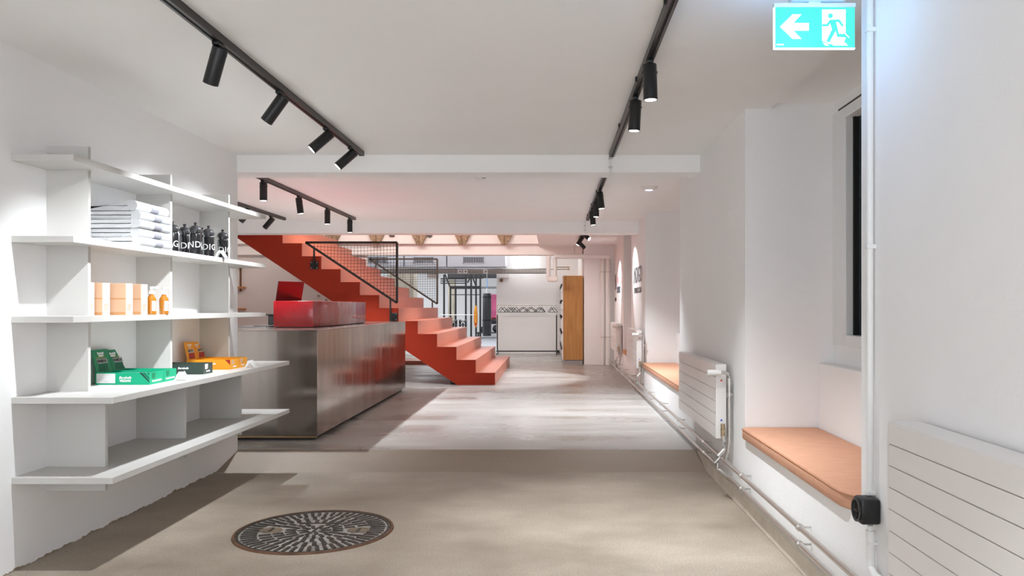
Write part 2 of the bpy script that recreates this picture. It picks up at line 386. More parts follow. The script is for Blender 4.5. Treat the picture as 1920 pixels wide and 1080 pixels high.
# end of the lobby
struct('wall_far', MB().box(0.585, 1.14, 14.7, 15.1, ZU, ZC), 'wall')
struct('wall_far', MB().box(-1.277, 0.62, 18.1, 18.25, ZU, 2.75), 'wall')
struct('wall_far', MB().box(0.57, 1.3, 15.1, 18.25, ZU, 2.75), 'wall')
struct('wall_far', MB().box(-9.5, 1.3, 28.0, 28.2, ZU, 2.75), 'wall')
struct('wall_far', MB().box(-6.3, -3.57, 15.25, 15.4, ZU, 2.138), 'wall')
struct('wall_gym', MB().box(-9.6, -9.5, 18.1, 28.2, ZU, 2.95), 'wall')
struct('wall_gym', MB().box(1.14, 1.3, 18.25, 28.2, ZU, 2.95), 'wall')
struct('wall_gym', MB().box(-9.5, -6.3, 18.0, 18.1, ZU, 2.95), 'wall')

# windows in the niches: parts carry the frame pieces
def window(n, y0, y1):
    # frame pieces around a recessed dark pane
    f = MB()
    f.box(1.60, 1.70, y0, y0+0.20, 0.94, 2.25, 0.004).box(1.60, 1.70, y1-0.20, y1, 0.94, 2.25, 0.004)
    f.box(1.60, 1.70, y0+0.20, y1-0.20, 0.94, 1.0, 0.004).box(1.60, 1.70, y0+0.20, y1-0.20, 2.19, 2.25, 0.004)
    fo = struct('window_%d' % n, f, 'frame'); off = fo.location
    p = MB().box(1.665-off.x, 1.675-off.x, y0+0.2-off.y, y1-0.2-off.y, 1.0-off.z, 2.19-off.z).build('pane', 'glass', fo)
    s = MB()
    a, b_ = y0+0.2-off.y, y1-0.2-off.y
    s.box(1.64-off.x, 1.664-off.x, b_-0.02, b_, 1.0-off.z, 2.19-off.z).box(1.64-off.x, 1.664-off.x, a, a+0.02, 1.0-off.z, 2.19-off.z)
    s.build('sealing_strip', 'dark_slot', fo)
    struct('wall_light_well', MB().box(2.6, 2.7, y0-0.3, y1+0.3, 0.5, 2.5), 'ext')
window(1, 2.83, 4.54); window(2, 6.86, 9.76); window(3, 11.5, 12.77)
# trim bead between the pier and the conduit
# ------------------------------------------------------------------ staircase
st = thing('staircase', 'wide terracotta painted staircase rising to the left behind the steel counter', 'staircase', (-0.786, 10.85, ZU))
NS = 14; RUN = 0.264; H1 = 0.166; RS = 0.177; WD = 3.75
prof = [(0, 0)]
for k in range(NS):
    x = -RUN*k; z = H1+RS*k
    prof.append((x, z)); prof.append((x-RUN, z))
prof[0] = (0, 0)
xe = -RUN*NS
def sof(x): return (-0.514-x)*0.668   # underside line
poly = prof+[(xe, sof(xe)), (-0.514, 0)]
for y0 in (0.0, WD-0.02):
    MB().prism(poly, lambda u, v, h: (u, h, v), y0, y0+0.02).build('cheek', 'terracotta_shaded', st)
for k in range(NS):
    x = -RUN*k; z = H1+RS*k; zb = z-RS if k else 0
    MB().box(x-0.02, x, 0.02, WD-0.02, zb, z-0.012, 0).box(x-RUN-0.0, x+0.001, 0.02, WD-0.02, z-0.012, z, 0).build('step', 'terracotta', st)
MB().prism([(xe, sof(xe)+0.01), (-0.5, 0.01), (-0.48, 0.03), (xe, sof(xe)+0.04)], lambda u, v, h: (u, h, v), 0.02, WD-0.02).build('underside', 'terracotta', st)
MB().box(-0.62, -0.5, 0.1, 0.22, 0.0, 0.06, 0.01).build('foot', 'black', st)
tag(MB().box(-4.4, -1.75, 14.66, 15.2, ZU, 0.155, 0.004).build('low_bench', 'terracotta'), 'low terracotta plank bench on the floor behind the stairs', 'bench')

def railing(y, label):
    t = thing('railing', label, 'railing', (-2.12, y, 1.0), group='net railings on the staircase')
    W_, H0, H1_ = 1.245, 0.206, 1.03
    a = (-W_, 0, H1_); b_ = (0, 0, H1_); c = (0, 0, H0)
    for p, q, nm in ((a, b_, 'top_rail'), (b_, c, 'end_post'), (a, c, 'sloping_rail')):
        MB().bar(p, q, 0.03).build(nm, 'rail', t)
    # netting cords, sagging a little from the top right corner
    n_ = MB(); s = 0.045
    def sag(x, z):
        u = (x+W_)/W_; v = (z-H0)/(H1_-H0)
        return (x, 0.012*math.sin(6*u+5*v), z-0.028*math.sin(PI*min(1, max(0, u)))*v*(1 if v < 0.999 else 0)-0.03*max(0, u-0.8)*v*5*0.3)
    def zlow(x): return H1_-(H1_-H0)*(x+W_)/W_
    k = 1
    while k*s < W_:
        x = -k*s; z0 = zlow(x); pts = [sag(x, z0+(H1_-0.012-z0)*i/6) for i in range(7)]
        if H1_-z0 > 0.06: n_.tube(pts, 0.0022, n=4)
        k += 1
    k = 1
    while H1_-k*s > H0+0.03:
        z = H1_-k*s; x0 = -W_+W_*(H1_-z)/(H1_-H0)
        if -0.01-x0 > 0.03: n_.tube([sag(x0+(-0.01-x0)*i/8, z) for i in range(9)], 0.0022, n=4)
        k += 1
    n_.build('netting', 'net', t, kind='stuff')
    MB().bar((-1.13, 0, 0.95), (-1.13, 0, 0.68), 0.022).build('support_post', 'rail', t)
    MB().bar((-0.09, 0, 0.26), (-0.09, 0, -0.06), 0.022).build('support_post', 'rail', t)
    for x, z in ((-1.13, 0.72), (-0.05, 0.015)):
        pl = MB().box(x-0.055, x+0.055, 0.0, 0.012, z-0.055, z+0.055, 0.004).build('mounting_plate', 'black', t)
        for sx in (-1, 1):
            for sz in (-1, 1):
                MB().cyl((x+sx*0.038, -0.004, z+sz*0.038), (x+sx*0.038, 0.002, z+sz*0.038), 0.007, n=8).build('bolt', 'chrome', pl)
    return t
railing(10.835, 'black triangular railing with netting on the near side of the stairs')
railing(14.615, 'black triangular railing with netting on the far side of the stairs')

# ------------------------------------------------------------------ counter and what stands on it
ct = thing('reception_counter', 'long brushed steel reception counter in front of the staircase', 'counter', (-2.49, 8.25, ZU))
MB().box(-0.61, 0.61, -1.9, 1.9, 0.035, 0.875, 0.002).build('body', 'steel', ct)
MB().box(-0.58, 0.57, -1.86, 1.86, 0.0, 0.035).build('plinth', 'plinth', ct)
MB().box(-0.61, 0.613, -1.902, 1.902, 0.875, 0.883, 0.002).build('worktop', 'steel', ct)
MB().box(-0.61, 0.606, -1.904, -1.89, 0.025, 0.034).build('lower_edge', 'brass_edge', ct)
CT = ZU+0.883
rb = thing('red_box', 'long glossy crimson upstand box on the steel counter', 'box', (-2.30, 8.04, CT))
MB().box(-0.177, 0.177, -0.99, 0.99, 0.006, 0.238, 0.006).build('shell', 'red', rb, True)
MB().box(-0.16, 0.16, -0.97, 0.97, 0.0, 0.006).build('shadow_gap_base', 'plinth', rb)
# laptop on a small stand
lp = thing('laptop', 'open laptop with a red reflection coloured into its lid on the counter behind the red box', 'laptop', (-2.66, 7.94, CT), math.atan2(0.23, 0.20))
MB().box(-0.14, 0.14, 0.0, 0.22, 0.10, 0.115, 0.003).build('keyboard_base', 'black', lp)
MB().prism([(0, 0.11), (-0.006, 0.112), (-0.103, 0.435), (-0.097, 0.437)], lambda u, v, h: (h, u, v), -0.14, 0.14).build('lid', 'laptop', lp)
MB().prism([(0.002, 0.11), (-0.001, 0.112), (-0.094, 0.437), (-0.091, 0.437)], lambda u, v, h: (h, u, v), -0.14, 0.14).build('screen', 'black', lp)
MB().box(-0.02, 0.02, -0.062, -0.057, 0.29, 0.297).build('lid_logo', 'print_dark', lp)
MB().box(-0.10, 0.10, 0.02, 0.18, 0.0, 0.1, 0.01).build('stand', 'black', lp)
bk = thing('magazine', 'flat dark magazine lying on the counter left of the red box', 'magazine', (-2.72, 7.1, CT), 0.25)
MB().box(-0.09, 0.16, -0.1, 0.1, 0.0, 0.006).build('pages', 'print_white', bk)
MB().box(-0.10, 0.165, -0.105, 0.105, 0.006, 0.009).build('cover', 'print_dark', bk)
bk = thing('clipboard', 'thin black clipboard propped flat beside the crimson box', 'clipboard', (-2.64, 7.42, CT), -0.3)
MB().box(-0.09, 0.09, -0.12, 0.12, 0.0, 0.012, 0.002).build('board', 'black', bk)
MB().box(-0.03, 0.03, 0.09, 0.115, 0.012, 0.020, 0.002).build('clip', 'chrome', bk)
# sockets and little shelves on the wall under the stairs
for x, y, lab in ((598, 555, 'upper'), (612, 563, 'lower')):
    p = P(x, y, 15.24)
    t = thing('wall_socket', 'small grey %s wall socket under the sloping stairs' % lab, 'socket', p)
    MB().box(-0.04, 0.04, -0.012, 0.012, -0.05, 0.05, 0.004).build('plate', 'white_plastic', t)
    MB().cyl((0, -0.014, 0), (0, -0.011, 0), 0.025, n=12).build('insert', 'print_grey', t)
t = thing('wall_rack', 'narrow wall rack with small pale shelves beside the left pier', 'rack', (-5.98, 15.25, 1.0))
MB().box(-0.012, 0.012, -0.03, 0.0, 0.45, 1.0).build('upright', 'rib_steel', t)
for z in (0.93, 0.50, 0.09):
    MB().box(-0.10, 0.10, -0.18, 0.0, z, z+0.035).build('shelf', 'carton_dark', t)

# ------------------------------------------------------------------ wall shelf unit
sh = thing('wall_shelf', 'pale grey five-board wall shelf with staggered uprights on the left wall', 'shelf', (XL, 3.45, 0.30))
Y0, Y1 = 0.0, 2.32
SH = [(1.789, 0.27), (1.435, 0.27), (1.085, 0.27), (0.733, 0.44), (0.384, 0.44)]   # underside, depth
for z, d in SH:
    MB().box(0.0, d, Y0, Y1, z-0.30, z+0.028-0.30, 0.0012).build('shelf_board', 'shelf', sh)
for y in (0.24, 1.035, 1.84):
    for (z0, z1, d) in ((1.817, 1.90, 0.193), (1.463, 1.789, 0.193), (1.113, 1.435, 0.193), (0.761, 1.085, 0.193), (0.412, 0.733, 0.273), (0.30, 0.384, 0.273)):
        MB().box(0.0, d, y, y+0.022, z0-0.30, z1-0.30).build('upright', 'shelf', sh)
# towels --------------------------------------------------------
def towel_profile(front, back, z0, th, drop):
    """hairpin fold seen from the side: u towards the room, v up; drop lowers the back"""
    pts = []
    n = 7
    def dz(u): return -drop*((front-u)/(front-back))**1.5
    for i in range(n+1):
        u = back+(front-th/2-back)*i/n; pts.append((u, z0+0.15*dz(u)))
    for i in range(1, 8):
        a = -PI/2+PI*i/8; pts.append((front-th/2+th/2*math.cos(a), z0+th/2+th/2*math.sin(a)))
    for i in range(n+1):
        u = front-th/2-(front-th/2-back)*i/n; pts.append((u, z0+th+dz(u)))
    return pts
TW = [(0.0, 0.048, 0.0), (0.046, 0.046, 0.002), (0.091, 0.046, 0.006), (0.136, 0.044, 0.012), (0.179, 0.052, 0.03)]
names = ['bottom', 'second lowest', 'middle', 'second from top', 'top']
for k, (z, th, drop) in enumerate(TW):
    fr = 0.268-[0, .012, .004, .008, .022][k]
    t = thing('towel', 'folded white towel with grey band, %s of the stack of five' % names[k], 'towel', (XL+0.005, 4.02+[0, .008, -.004, .006, 0.0][k], 1.464+z), group='folded towels on the second shelf')
    dropb = [0.004, 0.006, 0.010, 0.016, 0.040][k]; 
    zb = -[0, .004, .006, .010, .016][k]
    # two stacked layers
    h = th/2
    def lay(z0, hh, f, dr): return towel_profile(f, 0.005, z0, hh, dr)
    b = MB().prism(lay(0.0, h-0.004, fr-0.014, 0.0005), lambda u, v, y: (u, y, v), 0.003, 0.33)
    o = b.build('lower_fold', 'towel', t, True)
    b = MB().prism(lay(h, h-0.004, fr-0.014, dropb if k == 4 else 0.002), lambda u, v, y: (u, y, v), 0.002, 0.328)
    o = b.build('upper_fold', 'towel', t, True)
    prof_ = towel_profile(fr, fr-0.05, 0.0, th-0.001, 0.0)
    for (ya, yb, nm, m_) in ((-0.0015, 0.145, 'rolled_edge', 'towel'), (0.225, 0.33, 'rolled_edge', 'towel')):
        MB().prism(prof_, lambda u, v, y: (u, y, v), ya, yb).build(nm, m_, t, True)
    MB().prism(prof_, lambda u, v, y: (u+0.001, y, v), 0.146, 0.224).build('grey_band', 'towel_band', t, True)
# drinking bottles -----------------------------------------------
def bottle(x, y, rot, label):
    t = thing('drinking_bottle', label, 'bottle', (x, y, 1.463), rot, group='black drinking bottles on the second shelf')
    MB().lathe([(0, 0), (0.031, 0), (0.0335, 0.003), (0.0335, 0.120), (0.031, 0.126), (0, 0.126)]).build('body', 'bottle', t, True)
    MB().lathe([(0, 0.126), (0.029, 0.126), (0.029, 0.132), (0.0355, 0.134), (0.0365, 0.146), (0.033, 0.160), (0.024, 0.170), (0.010, 0.1755), (0, 0.1755)]).build('domed_cap', 'cap', t, True)
    MB().lathe([(0, 0.175), (0.007, 0.175), (0.0065, 0.184), (0.009, 0.186), (0.009, 0.192), (0, 0.192)], n=14).build('nozzle', 'black', t, True)
    me = text_mesh('INDIGO', 0.052, extrude=0.0002, spacing=1.05)
    bm = bmesh.new(); bm.from_mesh(me)
    bmesh.ops.triangulate(bm, faces=bm.faces[:])
    bmesh.ops.subdivide_edges(bm, edges=[e for e in bm.edges if e.calc_length() > 0.006], cuts=3, use_grid_fill=True)
    bmesh.ops.triangulate(bm, faces=bm.faces[:])
    R_ = 0.0339
    for v in bm.verts:
        a = v.co.x/R_; r = R_+v.co.z+0.0003
        v.co = Vector((r*math.sin(a), -r*math.cos(a), 0.058+v.co.y))
    bm.to_mesh(me); bm.free(); me.materials.clear(); me.materials.append(M['print_white'])
    o = bpy.data.objects.new('lettering', me); C.objects.link(o); o.parent = t
bottle(-2.230, 4.66, 0.1, 'leftmost black bottle, half hidden behind the upright')
bottle(-2.227, 4.81, 0.9, 'black bottle, second from the left in the row')
bottle(-2.122, 4.72, 1.5, 'black bottle, front one standing third from the left')
bottle(-2.218, 5.03, 0.6, 'black bottle almost hidden between its neighbours')
bottle(-2.130, 4.92, 0.45, 'black bottle, second from the right end of the row')
bottle(-2.142, 5.16, 0.75, 'rightmost black bottle, standing slightly apart')
def price_holder(x, y, z, label, rz=0.4, s=1.0, grp='white price holders on the wall shelf'):
    t = thing('price_holder', label, 'price holder', (x, y, z), rz, group=grp)
    a = [(-0.036*s, 0), (-0.012*s, 0.046*s), (0.012*s, 0.046*s), (0.036*s, 0)]
    i = [(0.024*s, 0), (0.004*s, 0.030*s), (-0.004*s, 0.030*s), (-0.024*s, 0)]
    MB().prism(a+i, lambda u, v, h: (u, h, v), -0.018*s, 0.018*s).build('folded_body', 'acrylic', t)
    MB().prism([(0.012*s, 0.047*s), (0.038*s, 0.0), (0.040*s, 0.001), (0.014*s, 0.0485*s)], lambda u, v, h: (u, h, v), -0.018*s, 0.018*s).build('card', 'print_white', t)
price_holder(-2.096, 5.02, 1.463, 'small white folded price holder before the black bottles', 0.2)
price_holder(-1.985, 4.25, 0.761, 'small white folded price holder beside the green boxes', 0.3)
price_holder(-1.962, 5.16, 0.761, 'small white folded price holder beside the orange boxes', 0.3)
# cartons ---------------------------------------------------------
for k, (x, y, lab) in enumerate(((-2.185, 3.725, 'peach carton on the third shelf, nearest the first upright'), (-2.153, 3.80, 'peach carton on the third shelf, second from the left'),
                    (-2.097, 3.905, 'peach carton on the third shelf, foremost with wide side showing'), (-2.092, 4.04, 'peach carton on the third shelf, next to the amber bottles'))):
    t = thing('carton', lab, 'box', (x-0.041, y+0.033, 1.113), group='peach cartons on the third shelf')
    MB().box(-0.041, 0.041, -0.033, 0.033, 0, 0.157, 0.001).build('body', 'carton', t)
    MB().box(0.0412, 0.0418, -0.031, 0.031, 0.002, 0.155).build('front_panel', 'carton_white', t)
    MB().box(-0.0405, 0.0405, -0.0335, -0.0331, 0.004, 0.016).build('lower_band', 'carton_dark', t)
    MB().box(-0.0405, 0.0405, -0.0335, -0.0331, 0.078, 0.084).build('middle_band', 'carton_dark', t)
    pr = MB()
    for q in range(4): pr.box(0.0419, 0.0422, -0.02, 0.02-0.004*q, 0.05-0.009*q, 0.053-0.009*q)
    pr.build('small_print', 'carton_dark', t)
for (x, y, lab) in ((-2.102, 4.165, 'amber pump bottle with white cap standing next to the cartons'), (-2.098, 4.29, 'amber pump bottle with white cap, the right one of the pair')):
    t = thing('pump_bottle', lab, 'bottle', (x, y, 1.113), 0.3, group='amber pump bottles on the third shelf')
    MB().lathe([(0, 0), (0.021, 0), (0.0235, 0.003), (0.0235, 0.078), (0.021, 0.088), (0.012, 0.100), (0.011, 0.108), (0, 0.108)]).build('bottle_body', 'amber', t, True)
    MB().lathe([(0, 0.1085), (0.0145, 0.1085), (0.0145, 0.124), (0.006, 0.126), (0.006, 0.136), (0.0095, 0.138), (0.0095, 0.147), (0, 0.148)], n=18).box(0.0, 0.034, -0.004, 0.004, 0.138, 0.146, 0.002).build('pump', 'white_plastic', t, True)
    lb = MB().lathe([(0.0238, 0.02), (0.0238, 0.072)], n=24); 
    # label band covers only the room side
    for f in [f for f in lb.b.faces if f.calc_center_median().x < 0.008]: lb.b.faces.remove(f)
    lbo = lb.build('label_sheet', 'print_white', t, True)
    ln = MB()
    for q in range(4):
        for a in range(-5, 6):
            a0 = a*0.09; ln.quad(*[(0.0241*math.cos(c), 0.0241*math.sin(c), zz) for c, zz in ((a0, 0.028+q*0.011), (a0+0.09, 0.028+q*0.011), (a0+0.09, 0.033+q*0.011), (a0, 0.033+q*0.011))])
    ln.build('label_print', 'amber', t)
# bar boxes ---------------------------------------------------------
def bar_box(x1, y0, w_, d, col, deep, label, grp, card=None, kind='green', title='Barebells', sub='VEGAN'):
    """x1 = room side, y0 = near side; origin at near room-side bottom corner"""
    t = thing('bar_box', label, 'box', (x1, y0, 0.761), group=grp)
    h = 0.062
    b = MB()
    b.box(-w_, 0, 0, 0.002, 0, h).box(-w_, 0, d-0.002, d, 0, h).box(-0.002, 0, 0.002, d-0.002, 0, h).box(-w_, -w_+0.002, 0.002, d-0.002, 0, h).box(-w_+0.002, -0.002, 0.002, d-0.002, 0, 0.003)
    b.build('tray', col, t)
    bars = MB()
    for i in range(5):
        yy = 0.008+i*(d-0.016)/5; bars.box(-w_+0.008, -0.008, yy, yy+(d-0.016)/5-0.003, 0.004, h-0.010, 0.003)
    bars.build('wrapped_bars', 'silver_card' if kind != 'orange' else 'print_orange', t, kind='stuff')
    text('title', title, 0.017, 'print_white', t, (-w_*0.45, -0.0006, 0.036), FACE_NY, offset=0.0004, shear=0.3)
    if sub: text('subtitle', sub, 0.017, 'print_white', t, (-w_*0.45, -0.0006, 0.020), FACE_NY, offset=0.0008)
    if kind == 'green':
        MB().box(-w_+0.006, -w_+0.10, -0.0009, -0.0001, 0.008, 0.056).build('paper_label', 'print_white', t)
        g = MB()
        for q in range(4): g.box(-w_+0.010, -w_+0.07-0.01*q, -0.0013, -0.001, 0.048-q*0.009, 0.0488-q*0.009)
        for q in range(3): g.box(-w_+0.045+q*0.006, -w_+0.046+q*0.006, -0.0013, -0.001, 0.012, 0.022)
        g.build('label_lines', 'print_grey', t)
        g = MB()
        for q, wq in ((0, 0.014), (1, 0.006), (2, 0.006)):
            x = -0.052+q*0.02
            g.prism([(x, h), (min(x+wq, 0), h), (0, max(0.016, h-(0-(x+wq))*1.15)), (0, max(0.010, h-(0-x)*1.15))], lambda u, v, hh: (u, hh, v), -0.0008, -0.0002)
        g.build('diagonal_stripes', 'print_black_green', t)
    if kind == 'orange':
        MB().prism([(-0.032, h-0.001), (0, h-0.001), (0, 0.028)], lambda u, v, hh: (u, hh, v), -0.0008, -0.0002).build('red_corner', 'print_red', t)
    # window and small print on the room side
    MB().prism([(0.02, 0.058), (0.06, 0.058), (0.055, 0.03), (0.024, 0.028)] if d > 0.1 else [(0.02, 0.05), (0.05, 0.05), (0.05, 0.03)], lambda u, v, hh: (hh, u, v), 0.0002, 0.0010).build('cut_out', {'green': 'green_deep', 'orange': 'carton', 'black': 'print_white'}[kind], t)
    text('small_print', {'green': 'Barebells VEGAN', 'orange': 'Barebells', 'black': 'Barebells'}[kind], 0.013, 'print_white', t, (0.0006, d*0.5, 0.016), FACE_X, offset=0.0004)
    if card:
        (top0, top1, hc) = card       # top edge span along y, height
        cm = MB().prism([(0.0, h-0.03), (d, h-0.03), (top1, h+hc), (top0, h+hc)], lambda u, v, hh: (-w_+0.006+hh-(v-h)*0.22, u, v), -0.002, 0.002).build('header_card', deep, t)
        def fx(v, e=0.0): return -w_+0.0085-(v-h)*0.22+e
        tilt = math.atan(0.22)
        rot = (PI/2-tilt, 0, PI/2)
        cy = (top0+top1)/2
        text('card_title', 'Barebells', 0.016, 'print_white', cm, (fx(h+hc-0.018), cy, h+hc-0.018), rot, offset=0.0004, shear=0.2)
        text('card_subtitle', sub or 'BAR', 0.014, 'print_white', cm, (fx(h+hc-0.031), cy, h+hc-0.031), rot, offset=0.0006)
        zz = h+hc*0.48
        g = MB().prism([(0.025, zz-0.012), (d*0.80, zz-0.012), (d*0.76, zz+0.012), (0.015, zz+0.012)], lambda u, v, hh: (fx(v)+hh, u, v), 0.0, 0.0008).build('word_panel', 'print_grey' if kind == 'green' else 'silver_card', cm)
        text('card_word', 'VANILLA' if kind == 'green' else 'NUTTY', 0.020, 'print_dark', cm, (fx(zz, 0.0012), d*0.42, zz), rot, offset=0.0004)
        g = MB()
        if kind == 'green':
            for q in range(6):
                u0 = 0.024+q*0.014; g.prism([(u0, h+0.002), (u0+0.006, h+0.002), (u0+0.012, zz-0.015), (u0+0.006, zz-0.015)], lambda u, v, hh: (fx(v)+hh, u, v), 0.0, 0.0006)
            g.build('card_stripes', 'print_black_green', cm)
            MB().box(0, 0.0006, 0.02, d*0.7, 0, 0.002).build('gold_line', 'print_orange', cm).location = (fx(zz+0.018), 0, zz+0.018)
        else:
            g.prism([(0.018, h+0.002), (d*0.72, h+0.002), (d*0.78, zz-0.014), (0.028, zz-0.014)], lambda u, v, hh: (fx(v)+hh, u, v), 0.0, 0.0006)
            g.build('bar_picture', 'print_red', cm)
    return t
bar_box(-2.031, 4.005, 0.273, 0.145, 'green', 'green_deep', 'green bar box with white paper label and upright header card', 'green bar boxes on the fourth shelf', card=(-0.005, 0.135, 0.112))
bar_box(-2.031, 4.153, 0.273, 0.137, 'green', 'green_deep', 'green bar box behind the labelled one, nearer the orange boxes', 'green bar boxes on the fourth shelf', card=(-0.01, 0.06, 0.105))
bar_box(-2.030, 4.62, 0.262, 0.125, 'grey_card', 'grey_card', 'dark green and silver bar box lying between green and orange boxes', 'dark bar box', kind='black', sub=None)
bar_box(-2.018, 4.975, 0.272, 0.137, 'orange', 'orange', 'orange bar box with red corner and header card, behind the dark box', 'orange bar boxes on the fourth shelf', card=(-0.005, 0.125, 0.108), kind='orange', sub=None)
bar_box(-2.018, 5.115, 0.272, 0.135, 'orange', 'orange', 'orange bar box farthest right, beside the last upright', 'orange bar boxes on the fourth shelf', card=(-0.01, 0.05, 0.105), kind='orange', sub=None)

# ------------------------------------------------------------------ manhole cover
mh = thing('manhole_cover', 'round cast iron manhole cover set into the lower concrete floor', 'manhole cover', (-1.224, 4.09, 0.0))
RO = 0.40
MB().lathe([(0.384, 0.0), (0.384, 0.008), (RO-0.004, 0.008), (RO, 0.0)], n=72).build('frame_ring', 'rust', mh, True)
MB().lathe([(0.368, 0.0), (0.368, 0.007), (0.382, 0.007), (0.382, 0.0)], n=72).build('cover_rim', 'iron', mh, True)
MB().lathe([(0, 0.003), (0.368, 0.003), (0.368, 0.0), (0, 0.0)], n=72).build('cover_plate', 'grit', mh)
stu = MB()
RINGS = [(0.035, 0.085, 10), (0.092, 0.145, 20), (0.152, 0.205, 26), (0.212, 0.272, 34), (0.280, 0.358, 56)]
def in_pocket(x, y):
    for sx in (-1, 1):
        if ((x-sx*0.225)/0.062)**2+((y-sx*0.0)/0.048)**2 < 1: return True
    return abs(y-0.13) < 0.018 and abs(x) < 0.10
for i, (r0, r1, n) in enumerate(RINGS):
    for k in range(n):
        a = 2*PI*(k+0.5*(i % 2))/n+0.1; rm = (r0+r1)/2
        if in_pocket(rm*math.cos(a), rm*math.sin(a)): continue
        hw = 0.36*2*PI*rm/n/1.5; j0 = random.uniform(-.004, .004)
        u = Vector((math.cos(a), math.sin(a), 0)); v = Vector((-u.y, u.x, 0))
        q = [u*(r0+j0)-v*hw*0.8, u*(r0+j0+0.006)-v*hw, u*(r1+j0-0.006)-v*hw*1.1, u*(r1+j0)-v*hw*0.9, u*(r1+j0)+v*hw*0.9, u*(r1+j0-0.006)+v*hw*1.1, u*(r0+j0+0.006)+v*hw, u*(r0+j0)+v*hw*0.8]
        stu.prism([(p.x, p.y) for p in q], lambda X_, Y_, h: (X_, Y_, h), 0.003, 0.0065)
stu.build('raised_studs', 'iron', mh, kind='stuff')
MB().box(-0.10, 0.10, 0.124, 0.136, 0.003, 0.008, 0.002).build('cross_bar', 'iron', mh)
MB().box(-0.007, 0.007, -0.03, 0.03, 0.003, 0.007).build('centre_mark', 'iron', mh)
for sx in (-1, 1):
    p = MB().lathe([(0, 0.0045), (0.044, 0.0045), (0.046, 0.007), (0.052, 0.007), (0.053, 0.003)], n=28).build('lifting_pocket', 'brown_pocket', mh, True)
    p.location = (sx*0.225, 0.0, 0.0); p.scale = (1.1, 0.85, 1)
    MB().box(-0.006, 0.006, -0.044, 0.044, 0.0045, 0.0075).build('lifting_bar', 'iron', p)

# ------------------------------------------------------------------ light tracks and spot lamps
def track(x, y0, y1, label):
    t = thing('light_track', label, 'light track', (x, (y0+y1)/2, ZC-0.034), group='black ceiling light tracks')
    h = (y1-y0)/2
    MB().box(-0.018, 0.018, -h, h, 0.006, 0.034).box(-0.018, -0.006, -h, h, 0.0, 0.006).box(0.006, 0.018, -h, h, 0.0, 0.006).build('rail', 'track', t)
    MB().box(-0.0055, 0.0055, -h, h, 0.0035, 0.0058).build('slot', 'dark_slot', t)
    for s in (-1, 1): MB().box(-0.019, 0.019, min(s*h, s*h+s*0.02), max(s*h, s*h+s*0.02), -0.001, 0.0335, 0.002).build('end_cap', 'black', t)
    k = 0.5
    while k < 2*h-0.3:
        MB().box(-0.026, -0.018, -h+k, -h+k+0.02, 0.012, 0.034).build('fixing_clip', 'black', t); k += 1.0
    return t
track(-1.388, -1.6, 5.76, 'long black light track above the wall shelf and manhole')
track(0.433, -1.6, 5.80, 'black light track in the front bay beside the exit sign')
track(-2.51, 6.4, 10.05, 'black light track above the reception counter')
track(-3.40, 6.4, 10.06, 'black light track at far left behind the pier')
track(0.446, 6.2, 10.1, 'black light track in the middle bay near the oval ceiling sensor')
track(0.446, 10.85, 13.4, 'short black light track in the farthest bay')
nl = 0
def spot(x, y, d, label, power=1.0, ang=52, grp=None, blend=0.35):
    d = Vector(d).normalized()
    t = thing('spotlight', label, 'spotlight', (x, y, ZC-0.035), group=grp)
    MB().box(-0.013, 0.013, -0.035, 0.035, -0.016, 0.0, 0.002).cyl((0, 0, -0.016), (0, 0, -0.055), 0.008, n=12).build('track_adapter', 'black', t, True)
    piv = Vector((0, 0, -0.052)); a = piv-d*0.035; e = piv+d*0.123
    MB().lathe([(0, 0), (0.0305, 0), (0.0315, 0.002), (0.0315, 0.158), (0.027, 0.158), (0.026, 0.146), (0, 0.146)], a, d, n=32).build('housing', 'black', t, True)
    MB().lathe([(0.0268, 0.1568), (0.024, 0.1472), (0, 0.1472)], a, d, n=24).build('lens', 'lens', t, True)
    MB().cyl(piv-Vector((0.034, 0, 0)), piv+Vector((0.034, 0, 0)), 0.006, n=10).build('pivot', 'black', t, True)
    l = bpy.data.lights.new('spotlight_beam', 'SPOT'); l.energy = SPOT_W*power; l.color = SPOT_COL
    l.spot_size = math.radians(ang); l.spot_blend = blend; l.shadow_soft_size = 0.018
    lo = bpy.data.objects.new('beam', l); C.objects.link(lo); lo.parent = t
    lo.location = e+d*0.006; lo.rotation_euler = d.to_track_quat('-Z', 'Y').to_euler()
    return t
g1 = 'spotlights on the front left track'
spot(-1.388, 3.30, (-0.40, 0.30, -0.90), 'large black cylinder spotlight, nearest the viewer on the left track', 0.50, 84, g1, 0.7)
spot(-1.388, 4.05, (-0.62, 0.12, -0.78), 'black spotlight second along the left track, tilted to the shelf', 0.44, 76, g1, 0.8)
spot(-1.388, 4.88, (-0.70, -0.24, -0.70), 'black spotlight third along the left track, lens just visible', 0.42, 74, g1, 0.9)
spot(-1.388, 5.47, (-0.70, -0.22, -0.70), 'black spotlight at the very end of the front left track', 0.42, 74, g1, 0.9)
g2 = 'spotlights on the front right track'
spot(0.433, 3.54, (0.03, 0.0, -1), 'upright black spotlight on the right track, nearest the viewer', 0.66, 92, g2, 1.0)
spot(0.433, 4.16, (-0.05, 0.02, -1), 'upright black spotlight on the right track, lower and second in line', 0.66, 92, g2, 1.0)
spot(0.433, 0.3, (0, 0, -1), 'added unseen black spotlight on the right track, above and behind the viewpoint', 0.55, 80, g2, 0.7)  # this and the next two are unseen lamps added for bounce light
spot(0.433, 1.5, (-0.1, -0.05, -1), 'added unseen black spotlight on the right track just above the viewpoint', 0.55, 66, g2, 0.7)
spot(-1.388, 0.9, (0.1, 0, -1), 'added unseen black spotlight on the left track beside the viewpoint', 0.8, 70, g1, 0.7)
g3 = 'spotlights above the counter'
spot(-2.51, 6.90, (0, 0, -1), 'black spotlight above the counter, nearest and leftmost of four', 0.90, 104, g3, 0.6)
